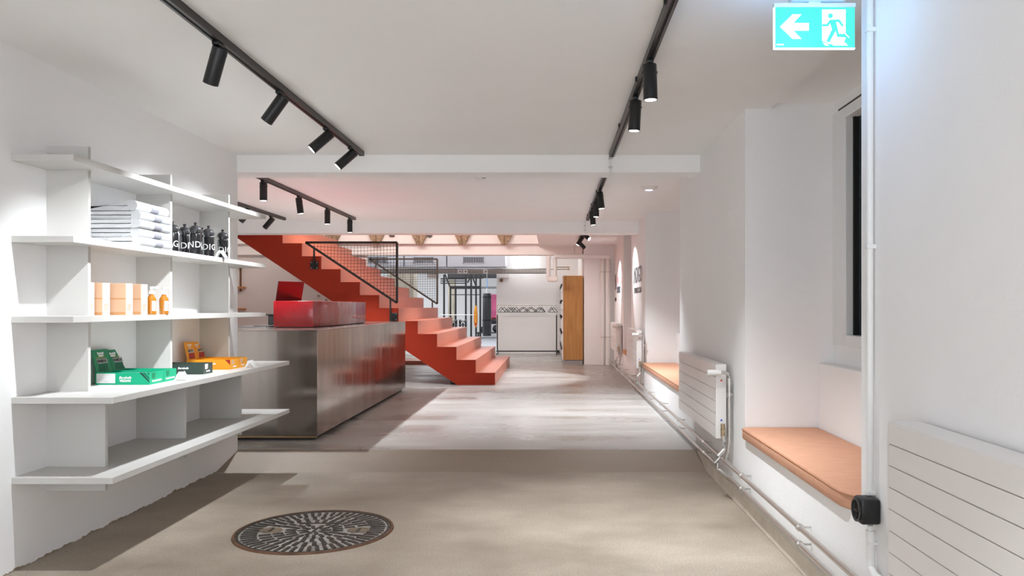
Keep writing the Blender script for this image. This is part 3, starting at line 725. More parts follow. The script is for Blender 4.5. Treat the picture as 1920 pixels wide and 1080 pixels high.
spot(-2.51, 7.87, (0.12, 0.05, -1), 'black spotlight above the counter, slightly tilted, second of four', 0.90, 104, g3, 0.6)
spot(-2.51, 8.86, (0, 0, -1), 'black spotlight above the counter, third of four', 0.90, 104, g3, 0.6)
spot(-2.51, 9.84, (0, 0.03, -1), 'black spotlight above the counter, smallest at the track end', 0.90, 104, g3, 0.6)
g4 = 'spotlights on the far left track'
spot(-3.40, 8.87, (-0.65, 0.1, -0.7), 'tilted black spotlight half hidden by the top shelf', 0.8, 112, g4, 0.85)
spot(-3.40, 9.60, (-0.65, 0.1, -0.7), 'tilted black spotlight at the right end of the far left track', 0.8, 112, g4, 0.85)
g5 = 'spotlights on the middle right track'
spot(0.446, 7.47, (0.12, 0.0, -1), 'nearest black spotlight on the middle right track', 0.64, 96, g5, 0.7)
spot(0.446, 8.15, (0.0, 0.0, -1), 'black spotlight on the middle right track hidden behind the nearest', 0.64, 96, g5, 0.7)
spot(0.446, 8.95, (0.10, 0.03, -1), 'black spotlight farthest along the middle right track', 0.64, 96, g5, 0.7)
g6 = 'spotlights in the farthest bay'
spot(0.446, 11.45, (0.70, -0.50, -0.62), 'far black spotlight turned to the wall with bright lens showing', 0.32, 52, g6, 0.35)
spot(0.446, 12.1, (-0.55, -0.05, -0.85), 'far black spotlight pointing down to the left', 1.1, 80, g6)
spot(0.446, 13.0, (0.70, 0.52, -0.70), 'far black spotlight at the back of the cluster aimed at the wall', 0.32, 52, g6, 0.35)

# conduits that link the tracks across the beams
for (y, z0, z1, lab) in ((5.90, 2.15, 2.29, 'thin white cable conduit crossing the front beam below the right track'), (10.48, 2.12, 2.29, 'thin white cable conduit crossing the second beam')):
    t = thing('cable_conduit', lab, 'conduit', (0.43, y, z0))
    MB().tube([(0, 0, z1-z0), (0, 0, 0.02), (0.0, 0.02, -0.006), (0, 0.1, -0.008)], 0.007, n=8).build('pipe', 'pipe_white', t, True)
    for z in (0.035, 0.1): MB().box(-0.014, 0.014, -0.012, 0.018, z, z+0.012, 0.003).build('clip', 'chrome', t)

# ------------------------------------------------------------------ ceiling devices
t = thing('smoke_detector', 'small round white smoke detector on the ceiling behind the front beam', 'smoke detector', P(900, 336, 6.9).xy.to_3d()+Vector((0, 0, ZC)))
MB().lathe([(0, -0.035), (0.03, -0.035), (0.05, -0.022), (0.055, 0.0), (0, 0)], n=28).build('housing', 'white_plastic', t, True)
MB().box(0.02, 0.05, -0.052, -0.035, -0.022, -0.012, 0.002).build('vent', 'gap', t)
t = thing('ceiling_sensor', 'flat oval white ceiling sensor with bluish light near the right wall', 'sensor', (0.91, 7.5, ZC))
MB().lathe([(0, -0.030), (0.045, -0.030), (0.078, -0.018), (0.085, 0.0), (0, 0)], n=32).build('dome', 'white_plastic', t, True)
MB().lathe([(0.0, -0.0325), (0.036, -0.0325), (0.036, -0.030)], n=24).build('indicator', 'blue_led', t, True)
# things on the slab edge above the stairs
for (px, py, lab) in ((735, 443, 'left'), (864, 443, 'right')):
    t = thing('sensor_box', 'small black flat box above the stairs, %s one' % lab, 'sensor', P(px, py, 14.93), group='black boxes on the slab edge')
    MB().box(-0.045, 0.045, -0.05, 0.015, -0.006, 0.05, 0.003).build('case', 'black', t)
t = thing('ceiling_speaker', 'round black speaker dome on the white slab edge above the stairs', 'speaker', P(806, 441, 14.95))
MB().cyl((0, -0.05, 0), (0, 0, 0), 0.047, n=20).build('dome', 'black', t, True)

# ------------------------------------------------------------------ exit sign
ES = 2.66
e0 = P(1451, 91, ES); e1 = P(1602, 8, ES)
ex = thing('exit_sign', 'glowing green emergency exit sign with white arrow and running figure', 'sign', ((e0.x+e1.x)/2, ES, e0.z))
ew = (e1.x-e0.x)/2; eh = e1.z-e0.z
MB().box(-ew, ew, -0.004, 0.004, 0.0, eh-0.012).build('panel', 'sign_green', ex)
MB().box(-ew-0.001, -ew+0.003, -0.0055, 0.0055, -0.002, eh-0.012).box(-ew, ew, -0.0055, 0.0055, -0.003, 0.0012).build('lit_edge', 'sign_edge', ex)
MB().box(-ew-0.002, ew+0.002, -0.009, 0.009, eh-0.012, eh+0.002, 0.002).build('holder_rail', 'sign_case', ex)
MB().box(-0.08, 0.10, -0.03, 0.03, eh+0.006, ZC-e0.z, 0.004).build('ceiling_box', 'sign_case', ex)
MB().box(-0.02, 0.02, -0.006, 0.006, eh, eh+0.01).build('hanger', 'sign_case', ex)
pw = 2*ew/670.0            # zoomed pixels to metres (panel 232..905 by 65..405)
def S(u, v): return ((u-568)*pw, (405-v)*pw)
def flat(nm, poly, m, h=0.0046, d=0.0008):
    return MB().prism([S(*q) for q in poly], lambda u, v, y: (u, y, v), -h-d, -h).build(nm, m, ex)
flat('arrow', [(280, 228), (385, 125), (460, 125), (392, 197), (520, 197), (520, 260), (392, 260), (460, 329), (385, 329)], 'sign_white')
flat('doorway', [(630, 85), (825, 85), (825, 330), (800, 372), (690, 372), (650, 350), (630, 345)], 'sign_white')
flat('floor_strip', [(690, 358), (820, 358), (845, 384), (725, 384)], 'sign_white')
flat('floor_wedge', [(635, 355), (665, 365), (690, 384), (655, 384)], 'sign_white')
hd = [(699+20*math.cos(2*PI*i/16), 138+20*math.sin(2*PI*i/16)) for i in range(16)]
flat('runner_head', hd, 'sign_green', 0.0056)
flat('runner_body', [(697, 170), (775, 168), (808, 220), (795, 228), (765, 190), (745, 190), (768, 288), (828, 288), (850, 300), (858, 322), (840, 318), (755, 314), (742, 262), (690, 358), (664, 350), (712, 250), (695, 200), (680, 224), (630, 226), (630, 208), (668, 206), (690, 176)], 'sign_green', 0.0056)
flat('runner_shoe', [(828, 288), (858, 322), (850, 322), (822, 294)], 'sign_white', 0.0066)
MB().box(*[c for c in (S(252, 0)[0], S(312, 0)[0])], -0.0052, -0.0046, S(0, 382)[1], S(0, 371)[1]).build('maker_print', 'sign_white', ex)
for gy in (-0.14, 0.14):
  lt = bpy.data.lights.new('exit_sign_glow', 'POINT'); lt.energy = 0.42; lt.color = (0.26, 0.52, 1.0); lt.shadow_soft_size = 0.08
  lo = bpy.data.objects.new('glow', lt); C.objects.link(lo); lo.parent = ex; lo.location = (-0.04, gy, eh*0.4)

# ------------------------------------------------------------------ radiators
def radiator(y0, y1, z0, z1, xf, xw, label, n, valve=True, depth=0.06):
    """y0 near end, y1 far end; xf front plane (faces -X)"""
    t = thing('radiator', label, 'radiator', (xf, (y0+y1)/2, z0), group='white panel radiators on the right wall')
    h = (y1-y0)/2; H_ = z1-z0; s = H_/n
    for k in range(n):
        MB().box(-0.004, 0.010, -h, h, k*s+0.0015, (k+1)*s-0.0015, 0.0012).build('slat', 'radiator', t)
    MB().box(0.008, 0.014, -h, h, 0.0, H_).build('backing_sheet', 'radiator', t)
    MB().box(0.014, depth-0.012, -h+0.03, h-0.03, 0.02, H_-0.03).build('convector', 'radiator', t)
    MB().box(-0.004, depth, -h-0.002, -h+0.002, 0.0, H_).build('side_cover', 'radiator', t)
    MB().box(-0.004, depth, h-0.002, h+0.002, 0, H_).build('side_cover', 'radiator', t)
    MB().box(-0.003, depth, -h, h, H_-0.002, H_+0.002).build('top_cover', 'radiator', t)
    for yy in (-h*0.7, h*0.7):
        MB().box(depth-0.012, xw-xf, yy-0.02, yy+0.02, 0.05, H_-0.05).build('wall_bracket', 'chrome', t)
    if valve:
        v = MB()
        yv = -h-0.03
        MB().cyl((0.02, yv, H_-0.045), (-0.062, yv, H_-0.045), 0.016, 0.019, n=18).build('thermostat_head', 'white_plastic', t, True)
        MB().tube([(-0.01, yv, H_-0.045), (0.05, yv, H_-0.045), (0.066, yv, H_-0.055), (0.072, yv, H_-0.075), (0.072, yv, H_-0.12), (0.072, yv, -0.015)], 0.011, n=12).build('feed_pipe', 'chrome', t, True)
        MB().cyl((0.072, yv, H_-0.19), (0.072, yv, H_-0.165), 0.016, n=14).cyl((0.072, yv, H_-0.12), (0.072, yv, H_-0.08), 0.0145, n=14).build('pipe_collar', 'chrome', t, True)
        MB().box(0.085, 0.105+xw-xf-0.106, yv-0.004, yv+0.004, H_-0.182, H_-0.174).build('pipe_holder', 'chrome', t)
        MB().cyl((0.035, yv+0.01, 0.09), (0.035, yv+0.01, 0.01), 0.013, n=14).cyl((0.035, yv-0.015, 0.05), (0.035, yv+0.03, 0.05), 0.011, n=12).build('return_valve', 'brass', t, True)
        MB().cyl((0.03, -h-0.0035, H_-0.095), (0.03, -h-0.002, H_-0.095), 0.006, n=12).build('red_mark', 'red_dot', t)
        MB().cyl((0.03, -h-0.0035, 0.11), (0.03, -h-0.002, 0.11), 0.006, n=12).build('blue_mark', 'blue_dot', t)
        # swan-neck down to the lower pipe
        zz = 0.145-z0; xx = 1.05-xf
        MB().tube([(0.035, yv, 0.02), (0.04, yv, -0.02), (0.035, yv-0.02, -0.06), (0.0, yv-0.03, -0.10), (-0.015, yv-0.03, -0.14), (0.0, yv-0.04, zz+0.03), (xx-0.015, yv-0.09, zz+0.004), (xx, yv-0.14, zz)], 0.0135, n=12).build('return_elbow', 'chrome', t, True)
        MB().tube([(0.072, yv, -0.01), (0.066, yv+0.01, -0.07), (0.05, yv+0.02, 0.217-z0)], 0.0125, n=12).build('feed_elbow', 'chrome', t, True)
    return t
radiator(4.85, 6.26, 0.352, 0.80, 1.0, XR, 'white panel radiator with thermostat between the first two window seats', 6)
radiator(1.15, 2.36, 0.30, 0.813, 1.0, XR, 'large white panel radiator at the right edge, nearest the viewer', 8, valve=False, depth=0.09)
radiator(9.75, 11.05, 0.40, 0.86, 1.035, XR2, 'white panel radiator below the first wall lettering', 6)
radiator(12.9, 14.1, 0.42, 0.88, 1.035, XR2, 'small-looking white radiator farthest along the right wall', 6)
# heating pipes
for (z, lab, y0) in ((0.217, 'upper galvanised heating pipe running along the right wall', 1.5), (0.145, 'lower galvanised heating pipe close to the floor along the right wall', 1.5)):
    t = thing('heating_pipe', lab, 'pipe', (1.05, 8.0, z), group='heating pipes along the right wall')
    MB().cyl((0, y0-8.0, 0), (0, 6.35, 0), 0.0125, n=14).build('pipe_run', 'chrome', t, True)
    for y in (2.4, 3.38, 4.41, 5.5, 6.6, 7.7, 8.7, 9.7, 10.8, 11.85, 12.9, 13.8):
        c = MB().cyl((0, y-8.008, 0), (0, y-7.992, 0), 0.017, n=14).cyl((0.012, y-8.0, 0.0), (0.05+(0.04 if y > 6.7 else 0), y-8.0, 0.0), 0.005, n=8)
        co = c.build('pipe_clip', 'chrome', t, True)
for y in (2.4, 3.38, 4.41, 5.5, 6.6):
    pass
# vertical pipe and socket at the near pier
cp = thing('wall_conduit', 'white vertical conduit pipe on the near pier above the black socket', 'conduit', (1.084, 2.715, 0.5))
MB().cyl((0, 0, 0.03), (0, 0, ZC-0.5), 0.0115, n=16).build('pipe', 'pipe_white', cp, True)
for z in (0.86, 1.6): MB().box(-0.014, 0.018, -0.014, 0.014, z-0.008, z+0.008, 0.003).build('pipe_clip', 'pipe_white', cp)
MB().box(-0.013, 0.016, -0.013, 0.013, 0.012, 0.03, 0.003).build('collar', 'pipe_white', cp)
so_ = thing('power_socket', 'black square wall socket with three round holes on the near pier', 'socket', (1.062, 2.695, 0.424))
MB().box(-0.030, 0.036, -0.040, 0.035, 0.0, 0.086, 0.009).build('case', 'black', so_, True)
f = MB().lathe([(0.039, 0.0), (0.039, 0.006), (0.032, 0.006), (0.032, 0.002), (0, 0.002)], (-0.030, -0.002, 0.043), (-1, 0, 0), n=28).build('face_ring', 'leather', so_, True)
for (y, z) in ((-0.016, 0.052), (0.016, 0.056), (0.0, 0.026)):
    MB().lathe([(0.0, 0.0035), (0.010, 0.0035), (0.011, 0.006), (0.0135, 0.006), (0.0135, 0.002)], (-0.030, y-0.002, z), (-1, 0, 0), n=16).build('plug_hole', 'dark_slot', f, True)
t = thing('lower_conduit', 'white conduit below the black socket bending behind the large radiator', 'conduit', (1.08, 2.70, 0.15))
MB().tube([(0, 0, 0.262), (0, 0, 0.245)], 0.010, n=14).cyl((0, 0, 0.245), (0, 0, 0.150), 0.015, n=16).build('sleeve', 'pipe_white', t, True)
MB().tube([(0, 0, 0.15), (0, -0.01, 0.12), (-0.005, -0.05, 0.108), (-0.005, -0.6, 0.108)], 0.0135, n=14).build('pipe', 'pipe_white', t, True)
MB().box(-0.013, 0.02, -0.015, 0.015, 0.198, 0.21, 0.003).build('clip', 'pipe_white', t)

# ------------------------------------------------------------------ window-seat cushions
def cushion(y0, y1, x0, x1, z, th, rnd, label):
    t = thing('seat_cushion', label, 'cushion', ((x0+x1)/2, (y0+y1)/2, z), group='salmon cushions on the window seats')
    cx, cy = (x0+x1)/2, (y0+y1)/2
    pts = []
    def arc(ax, ay, r, a0, a1, n=8):
        for i in range(n+1):
            a = a0+(a1-a0)*i/n; pts.append((ax+r*math.cos(a)-cx, ay+r*math.sin(a)-cy))
    arc(x0+rnd, y0+rnd, rnd, PI, 1.5*PI); arc(x1-0.03, y0+0.03, 0.03, 1.5*PI, 2*PI, 4)
    arc(x1-0.03, y1-0.03, 0.03, 0, PI/2, 4); arc(x0+0.03, y1-0.03, 0.03, PI/2, PI, 4)
    def shrink(p, e):
        l = math.hypot(*p); return (p[0]-e*(1 if p[0] > 0 else -1)*min(1, abs(p[0])*8), p[1]-e*(1 if p[1] > 0 else -1)*min(1, abs(p[1])*2))
    b = MB(); rings = []
    for (zz, e) in ((0.0, 0.004), (0.006, 0.0), (th-0.009, 0.0), (th-0.003, 0.003), (th, 0.010)):
        rings.append([b.b.verts.new((*shrink(p, e), zz)) for p in pts])
    for A, B in zip(rings, rings[1:]):
        for i in range(len(A)):
            j = (i+1) % len(A); b.b.faces.new((A[i], A[j], B[j], B[i]))
    b.b.faces.new(rings[-1]); b.b.faces.new(rings[0][::-1])
    b.build('pad', 'cushion', t, True)
    MB().tube([(*shrink(p, -0.0005), th-0.008) for p in pts], 0.003, n=6, closed=True).build('piping', 'cushion_side', t, True)
cushion(2.86, 4.53, 1.075, 1.512, 0.407, 0.062, 0.14, 'salmon seat cushion in the nearest window niche')
cushion(6.90, 9.74, 1.10, 1.512, 0.407, 0.062, 0.03, 'salmon seat cushion in the middle window niche behind the radiator')
cushion(11.54, 12.75, 1.12, 1.512, 0.407, 0.062, 0.03, 'salmon seat cushion in the farthest window niche')

# ------------------------------------------------------------------ wall lettering
t = thing('wall_lettering', 'two-line black wall lettering on the lit pier between the radiators', 'sign', (XR2-0.002, 10.63, 1.54))
text('word', 'INDIGO', 0.31, 'print_dark', t, (0, 0, 0.03), FACE_NX, sx=0.92, extrude=0.001)
text('word', 'FITNESS CLUB', 0.105, 'print_dark', t, (0, 0, -0.17), FACE_NX, sx=1.3, extrude=0.001, offset=0.001)
t = thing('wall_lettering', 'partly hidden wall lettering with red dot and navy word on the farthest pier', 'sign', (XR2-0.002, 13.6, 1.5))
text('word', 'IN', 0.42, 'print_dark', t, (0, 0.72, 0.08), FACE_NX, sx=0.9, extrude=0.001)
text('word', 'FITNESS', 0.09, 'print_dark', t, (0, 0.72, -0.22), FACE_NX, extrude=0.001, offset=0.002)
text('word', 'COMFORT', 0.15, 'print_navy', t, (0, 0.10, -0.06), FACE_NX, extrude=0.001, offset=0.003)
MB().cyl((0, 0.25, 0.12), (-0.002, 0.25, 0.12), 0.06, n=24).build('red_dot', 'print_red_bright', t)
MB().cyl((0, -0.38, 0.07), (-0.002, -0.38, 0.07), 0.04, n=20).build('red_dot', 'print_red_bright', t)

# ------------------------------------------------------------------ far end: locker, pipes, rack
lk = thing('locker', 'tall oak-sided locker with white doors at the end of the lobby', 'locker', (0.385, 14.8, ZU))
MB().box(-0.185, 0.182, 0.0, 3.2, 0.077, 1.646, 0.001).build('body', 'locker', lk)
MB().box(-0.165, 0.175, 0.02, 3.18, 0.0, 0.077).build('plinth', 'print_grey', lk)
for c in range(4):
    for r in range(5):
        d = MB().box(-0.200, -0.186, 0.004+c*0.8, 0.796+c*0.8, 0.08+r*0.313, 0.08+(r+1)*0.313-0.005).build('door', 'radiator', lk)
        MB().cyl((-0.200, 0.1+c*0.8, 0.29+r*0.297), (-0.226, 0.1+c*0.8, 0.29+r*0.297), 0.018, n=10).box(-0.226, -0.216, 0.085+c*0.8, 0.115+c*0.8, 0.24+r*0.297, 0.28+r*0.297, 0.003).build('lock', 'black', d)
t = thing('ventilation_pipe', 'thick white pipe running below the ceiling at the end of the lobby', 'pipe', (0.6, 14.5, 2.0))
MB().tube([(-0.57, 0, 0.065), (-0.54, 0, 0.072), (0.44, 0, 0.072)], 0.045, n=16).build('pipe_run', 'pipe_white', t, True)
MB().cyl((-0.10, 0, 0.072), (-0.09, 0, 0.072), 0.049, n=16).cyl((0.24, 0, 0.072), (0.25, 0, 0.072), 0.049, n=16).build('joint_ring', 'pipe_white', t, True)
MB().cyl((-0.20, 0, 0.11), (-0.20, 0, 0.285), 0.006, n=8).build('ceiling_rod', 'chrome', t)
MB().tube([(-0.66, 0.0, 0.08), (-0.675, 0, 0.0), (-0.675, 0, -0.30)], 0.04, n=14).tube([(-0.555, 0.05, 0.05), (-0.555, 0.05, -0.28)], 0.036, n=14).build('drop_pipe', 'pipe_white', t, True)
MB().box(-0.70, -0.50, -0.03, 0.12, -0.39, -0.28, 0.03).build('pipe_trap', 'white_plastic', t)
t = thing('thin_pipe_pair', 'pair of thin brown pipes beside the white drop pipes', 'pipe', P(1048, 505, 14.6))
MB().cyl((-0.15, 0, 0.0), (0.20, 0, 0.0), 0.008, n=8).cyl((-0.05, 0.03, 0.04), (0.20, 0.03, 0.04), 0.008, n=8).cyl((0.17, 0, -0.02), (0.17, 0, 0.05), 0.006, n=8).build('pipes', 'brass', t, True)
for x, r, lab in ((1130, 0.036, 'left'), (1140, 0.046, 'right')):
    t = thing('drain_pipe', 'white vertical drain pipe in the far corner, %s one of two' % lab, 'pipe', ((x-VX)*14.6/FPX, 14.62, ZU))
    MB().cyl((0, 0, 0), (0, 0, 1.95 if r < .04 else 1.94), r, n=18).build('pipe', 'pipe_white', t, True)
    for z in (0.5, 1.7): MB().cyl((0, 0, z), (0, 0, z+0.02), r+0.004, n=18).build('pipe_band', 'chrome', t, True)
# clothes rack with hangers
RY = 17.8
r0 = P(932.5, 660, RY); r1 = P(1043.5, 660, RY)
rk = thing('clothes_rack', 'thin black clothes rack on castors before the far white partition', 'clothes rack', ((r0.x+r1.x)/2, RY, ZU))
hw = (r1.x-r0.x)/2; zt = P(0, 572, RY).z-ZU; zb = P(0, 658.5, RY).z-ZU
for s in (-1, 1):
    MB().cyl((s*hw, 0, zb), (s*hw, 0, zt*0.8), 0.013, n=10).build('post', 'black', rk, True)
    MB().cyl((s*hw, 0, zt*0.8), (s*hw, 0, zt), 0.008, n=10).build('telescopic_post', 'chrome', rk, True)
    MB().box(s*hw-0.012, s*hw+0.012, -0.22, 0.22, zb-0.012, zb+0.014, 0.003).build('foot_bar', 'black', rk)
    for yy in (-0.2, 0.2): MB().cyl((s*hw-0.01, yy, 0.02), (s*hw+0.01, yy, 0.02), 0.02, n=12).build('castor', 'black', rk, True)
MB().cyl((-hw, 0, zt), (hw, 0, zt), 0.010, n=10).build('hanging_rail', 'chrome', rk, True)
MB().cyl((-hw, 0, zb), (hw, 0, zb), 0.014, n=10).build('lower_rail', 'black', rk, True)
def hanger(px, w_, rz, lab):
    p = P(px, 575, RY)
    t = thing('coat_hanger', lab, 'hanger', (p.x, RY, ZU+zt), rz, group='black hangers on the clothes rack')
    MB().tube([(0, 0, -0.05), (w_*0.35, 0, -0.085), (w_, 0, -0.15), (w_*0.98, 0, -0.158), (-w_*0.98, 0, -0.158), (-w_, 0, -0.15), (-w_*0.35, 0, -0.085)], 0.007, n=6, closed=True).build('shoulders', 'black', t, True)
    MB().tube([(0, 0, -0.05), (0, 0, -0.02), (0.012, 0, -0.012), (0.016, 0, 0.002), (0.0, 0, 0.013), (-0.014, 0, 0.006)], 0.0035, n=6).build('hook', 'chrome', t, True)
HL = 'black clothes hanger among those bunched on the left of the rack'
for i, px in enumerate((940, 945.5, 954, 958, 962.5, 968)): hanger(px, 0.10, random.uniform(-0.5, 0.5), HL)
for i, px in enumerate((979, 983, 993.5, 997.5)): hanger(px, 0.13, random.uniform(-0.3, 0.3), 'black clothes hanger in the middle of the rack')
for i, px in enumerate((1010, 1013, 1016)): hanger(px, 0.10, random.uniform(-0.9, 0.9), 'black clothes hanger right of the middle of the rack')
hanger(1033.5, 0.11, 0.9, 'black clothes hanger turned sideways near the right post')
hanger(1038, 0.09, 0.1, 'single black clothes hanger at the right end of the rack')
p = P(1046.5, 659, 18.08)
tag(MB().box(p.x-0.025, p.x+0.025, 18.05, 18.1, p.z-0.03, p.z+0.03, 0.004).build('floor_socket', 'black'), 'small black socket at the foot of the far partition', 'socket')
p0 = P(935, 521, 18.08); p1 = P(955, 506, 18.08)
t = thing('fuse_box', 'plain white square box high on the far partition', 'box', ((p0.x+p1.x)/2, 18.1, p0.z))
MB().box(-(p1.x-p0.x)/2, (p1.x-p0.x)/2, -0.08, 0.0, 0, p1.z-p0.z, 0.004).build('case', 'white_plastic', t)
p = P(940, 525.5, 18.08)
tag(MB().box(p.x-0.033, p.x+0.033, 18.06, 18.1, p.z-0.033, p.z+0.033, 0.003).build('black_sensor', 'rib_steel'), 'small dark square sensor below the white fuse box', 'sensor')
# ducts with grilles
dz0 = P(0, 500, 17.0).z
for i, (xa, xb, ga, gb, lab) in enumerate(((838, 948, 868, 908, 'right'), (758, 837, 775, 813, 'middle'), (640, 757, 690, 728, 'left'))):
    a = P(xa, 500, 17).x; b_ = P(xb, 500, 17).x
    t = thing('air_duct', 'pale metal air duct with slatted grille behind the stairs, %s one' % lab, 'air duct', ((a+b_)/2, 17.0, dz0), group='air ducts below the hall ceiling')
    h = (b_-a)/2-0.006; c0 = (a+b_)/2
    MB().box(-h, h, 0, 0.7, 0, 0.40, 0.004).build('casing', 'duct', t)
    g0 = P(ga, 0, 17).x-c0; g1_ = P(gb, 0, 17).x-c0; zg0 = P(0, 494, 17).z-dz0; zg1 = P(0, 481, 17).z-dz0
    gr = MB().box(g0, g1_, -0.012, 0.002, zg0, zg0+0.012).box(g0, g1_, -0.012, 0.002, zg1-0.012, zg1).box(g0, g0+0.012, -0.012, 0.002, zg0, zg1).box(g1_-0.012, g1_, -0.012, 0.002, zg0, zg1).build('grille', 'duct', t)
    MB().box(g0+0.012, g1_-0.012, -0.003, -0.001, zg0+0.012, zg1-0.012).build('grille_back', 'dark_slot', gr)
    sl = MB(); k = g0+0.03
    while k < g1_-0.02: sl.box(k, k+0.010, -0.010, -0.003, zg0+0.012, zg1-0.012); k += 0.028
    sl.build('grille_slats', 'duct', gr, kind='stuff')
z0 = P(0, 512.5, 17.4).z; z1 = P(0, 502, 17.4).z
t = thing('cable_tray', 'grey perforated cable tray with wires under the air ducts', 'cable tray', (-2.3, 17.4, z0))
MB().box(-3.2, 2.25, 0.0, 0.25, 0, 0.008).box(-3.2, 2.25, 0.0, 0.006, 0, z1-z0-0.03).build('tray', 'tray', t)
for k in range(4):
    MB().tube([(-3.2+i*0.36, 0.03+0.03*k, 0.03+0.02*k+random.uniform(-.008, .012)) for i in range(16)], 0.012, n=6).build('cable', ['print_grey', 'pipe_white', 'tray', 'black'][k], t, True)
pr = MB()
for i in range(70): pr.box(-3.15+i*0.077, -3.15+i*0.077+0.035, -0.002, 0.001, 0.02, 0.05)
pr.build('slots', 'print_grey', t, kind='stuff')
for px, lab in ((862, 'left'), (872, 'middle'), (910, 'right')):
    p = P(px, 511, 17.3); t = thing('junction_box', 'small white junction box on the cable tray, %s one' % lab, 'junction box', p, group='junction boxes on the cable tray')
    MB().box(-0.05, 0.05, 0.0, 0.06, -0.02, 0.07, 0.004).build('case', 'white_plastic', t)
    MB().cyl((0.01, -0.004, 0.02), (0.01, 0.0, 0.02), 0.014, n=10).build('knock_out', 'print_dark', t)
p = P(985, 484, 18.0)
t = thing('strip_light', 'short white glowing strip light below the far ceiling', 'ceiling light', (p.x, 17.9, p.z))
MB().box(-0.19, 0.19, -0.05, 0.05, -0.03, 0.03, 0.006).build('tube', 'tube_light', t)
MB().box(-0.19, 0.19, -0.04, 0.04, 0.03, 0.06).build('housing', 'white_plastic', t)
for s in (-0.15, 0.15): MB().cyl((s, 0, 0.06), (s, 0, 2.75-p.z), 0.005, n=6).build('suspension_rod', 'chrome', t)
t = thing('wall_cabinet', 'white box cabinet hanging behind the far railing', 'cabinet', (P(811, 0, 17.5).x, 17.5, P(0, 522, 17.5).z))
MB().box(-0.12, 0.12, 0, 0.2, 0, 0.19, 0.005).build('case', 'white_plastic', t)
# column and panels between stairs and gym
struct('column', MB().box(P(726, 0, 19.5).x, P(776, 0, 19.5).x, 19.5, 20.0, ZU, 2.75), 'column')
struct('column', MB().box(P(840, 0, 26).x, P(852, 0, 26).x, 26, 26.4, ZU, 2.75), 'column')

# ------------------------------------------------------------------ gym beyond
GY = 23.0
rg = thing('training_rig', 'tall black steel training rig in the gym beyond the stairs', 'training rig', (P(866, 0, GY).x, GY, ZU))
gx = rg.location.x
for i, px in enumerate((832.7, 844.6, 854.5, 873.5, 883.4, 892.6, 900.6)):
    dy = (0, 1.2, 1.2, 0, 0, 1.2, 0)[i]; sc_ = (GY+dy)
    x = P(px, 0, sc_).x-gx
    MB().box(x-0.024, x+0.024, dy-0.024, dy+0.024, 0, P(0, 515 if i not in (1, 2) else 536, sc_).z-ZU).build('post', 'black', rg)
def gbar(xa, xb, y, th, nm='crossbar', dy=0.0):
    a = P(xa, y, GY+dy); b_ = P(xb, y, GY+dy)
    MB().bar((a.x-gx, dy, a.z-ZU), (b_.x-gx, dy, b_.z-ZU), th).build(nm, 'black', rg)
gbar(826, 876, 523, 0.035); gbar(826, 876, 527, 0.03); gbar(826, 876, 531, 0.03); gbar(843, 902, 539, 0.09, 'pull_up_beam', 1.2); gbar(846, 902, 552.5, 0.022)
gbar(892, 934, 538.5, 0.02, 'pull_up_bar'); gbar(892, 934, 540.6, 0.015, 'pull_up_bar')
for (x0, y0, x1, y1) in ((834, 514, 844, 538), (884, 514, 894, 540), (884, 514, 877, 530)):
    a = P(x0, y0, GY); b_ = P(x1, y1, GY); MB().bar((a.x-gx, 0, a.z-ZU), (b_.x-gx, 0, b_.z-ZU), 0.04).build('brace', 'black', rg)
a = P(826, 590.5, GY); b_ = P(897, 590.5, GY)
t = thing('barbell', 'thin grey barbell resting across the training rig', 'barbell', ((a.x+b_.x)/2, GY-0.06, a.z))
MB().cyl((-(b_.x-a.x)/2, 0, 0), ((b_.x-a.x)/2, 0, 0), 0.014, n=10).build('bar', 'chrome', t, True)
for s in (-1, 1): MB().cyl((s*0.50, 0, 0), (s*0.53, 0, 0), 0.025, n=12).build('collar', 'chrome', t, True)
p = P(892.5, 573, GY)
t = thing('resistance_band', 'yellow and red looped resistance bands hanging from a rig post', 'resistance band', (p.x, GY-0.08, p.z))
for k, (w_, m_, h_) in enumerate(((0.05, 'band_yellow', 0.62), (0.035, 'band_red', 0.58), (0.02, 'band_yellow', 0.5))):
    MB().tube([(w_*math.sin(2*PI*i/20)*(0.6+0.4*math.sin(PI*i/20)), -0.02*k, -h_/2+h_/2*math.cos(2*PI*i/20)) for i in range(20)], 0.012, n=6, closed=True).build('loop', m_, t, True)
pb = P(913, 630, 21.0); pt = P(913, 550, 21.0)
t = thing('punching_bag', 'black leather punching bag hanging before the pink poster', 'punching bag', (pb.x, 21.0, pb.z))
hh = pt.z-pb.z
MB().lathe([(0, 0), (0.10, 0.0), (0.115, 0.02), (0.118, 0.3), (0.112, hh-0.03), (0.10, hh), (0, hh)], n=24).build('bag', 'leather', t, True)
MB().lathe([(0.119, hh*0.35), (0.1195, hh*0.37), (0.119, hh*0.39)], n=24).lathe([(0.1145, hh-0.12), (0.1155, hh-0.10), (0.1145, hh-0.08)], n=24).build('seam', 'dark_slot', t, True)
for a in range(4):
    MB().cyl((0.09*math.cos(a*PI/2), 0.09*math.sin(a*PI/2), hh-0.01), (0, 0, hh+0.13), 0.005, n=6).build('chain', 'chrome', t)
MB().cyl((0, 0, hh+0.13), (0, 0, hh+0.40), 0.008, n=8).build('blue_strap', 'strap_blue', t)
MB().cyl((0, 0, hh+0.40), (0, 0, 2.75-pb.z), 0.008, n=8).build('hanging_strap', 'chrome', t)
a = P(918, 606, 27.9); b_ = P(945, 552, 27.9)
t = thing('wall_poster', 'plain pink poster on the gym wall behind the punching bag', 'poster', ((a.x+b_.x)/2, 27.98, a.z))
MB().box((a.x-b_.x)/2, (b_.x-a.x)/2, -0.02, 0, 0, b_.z-a.z).build('sheet', 'pink', t)
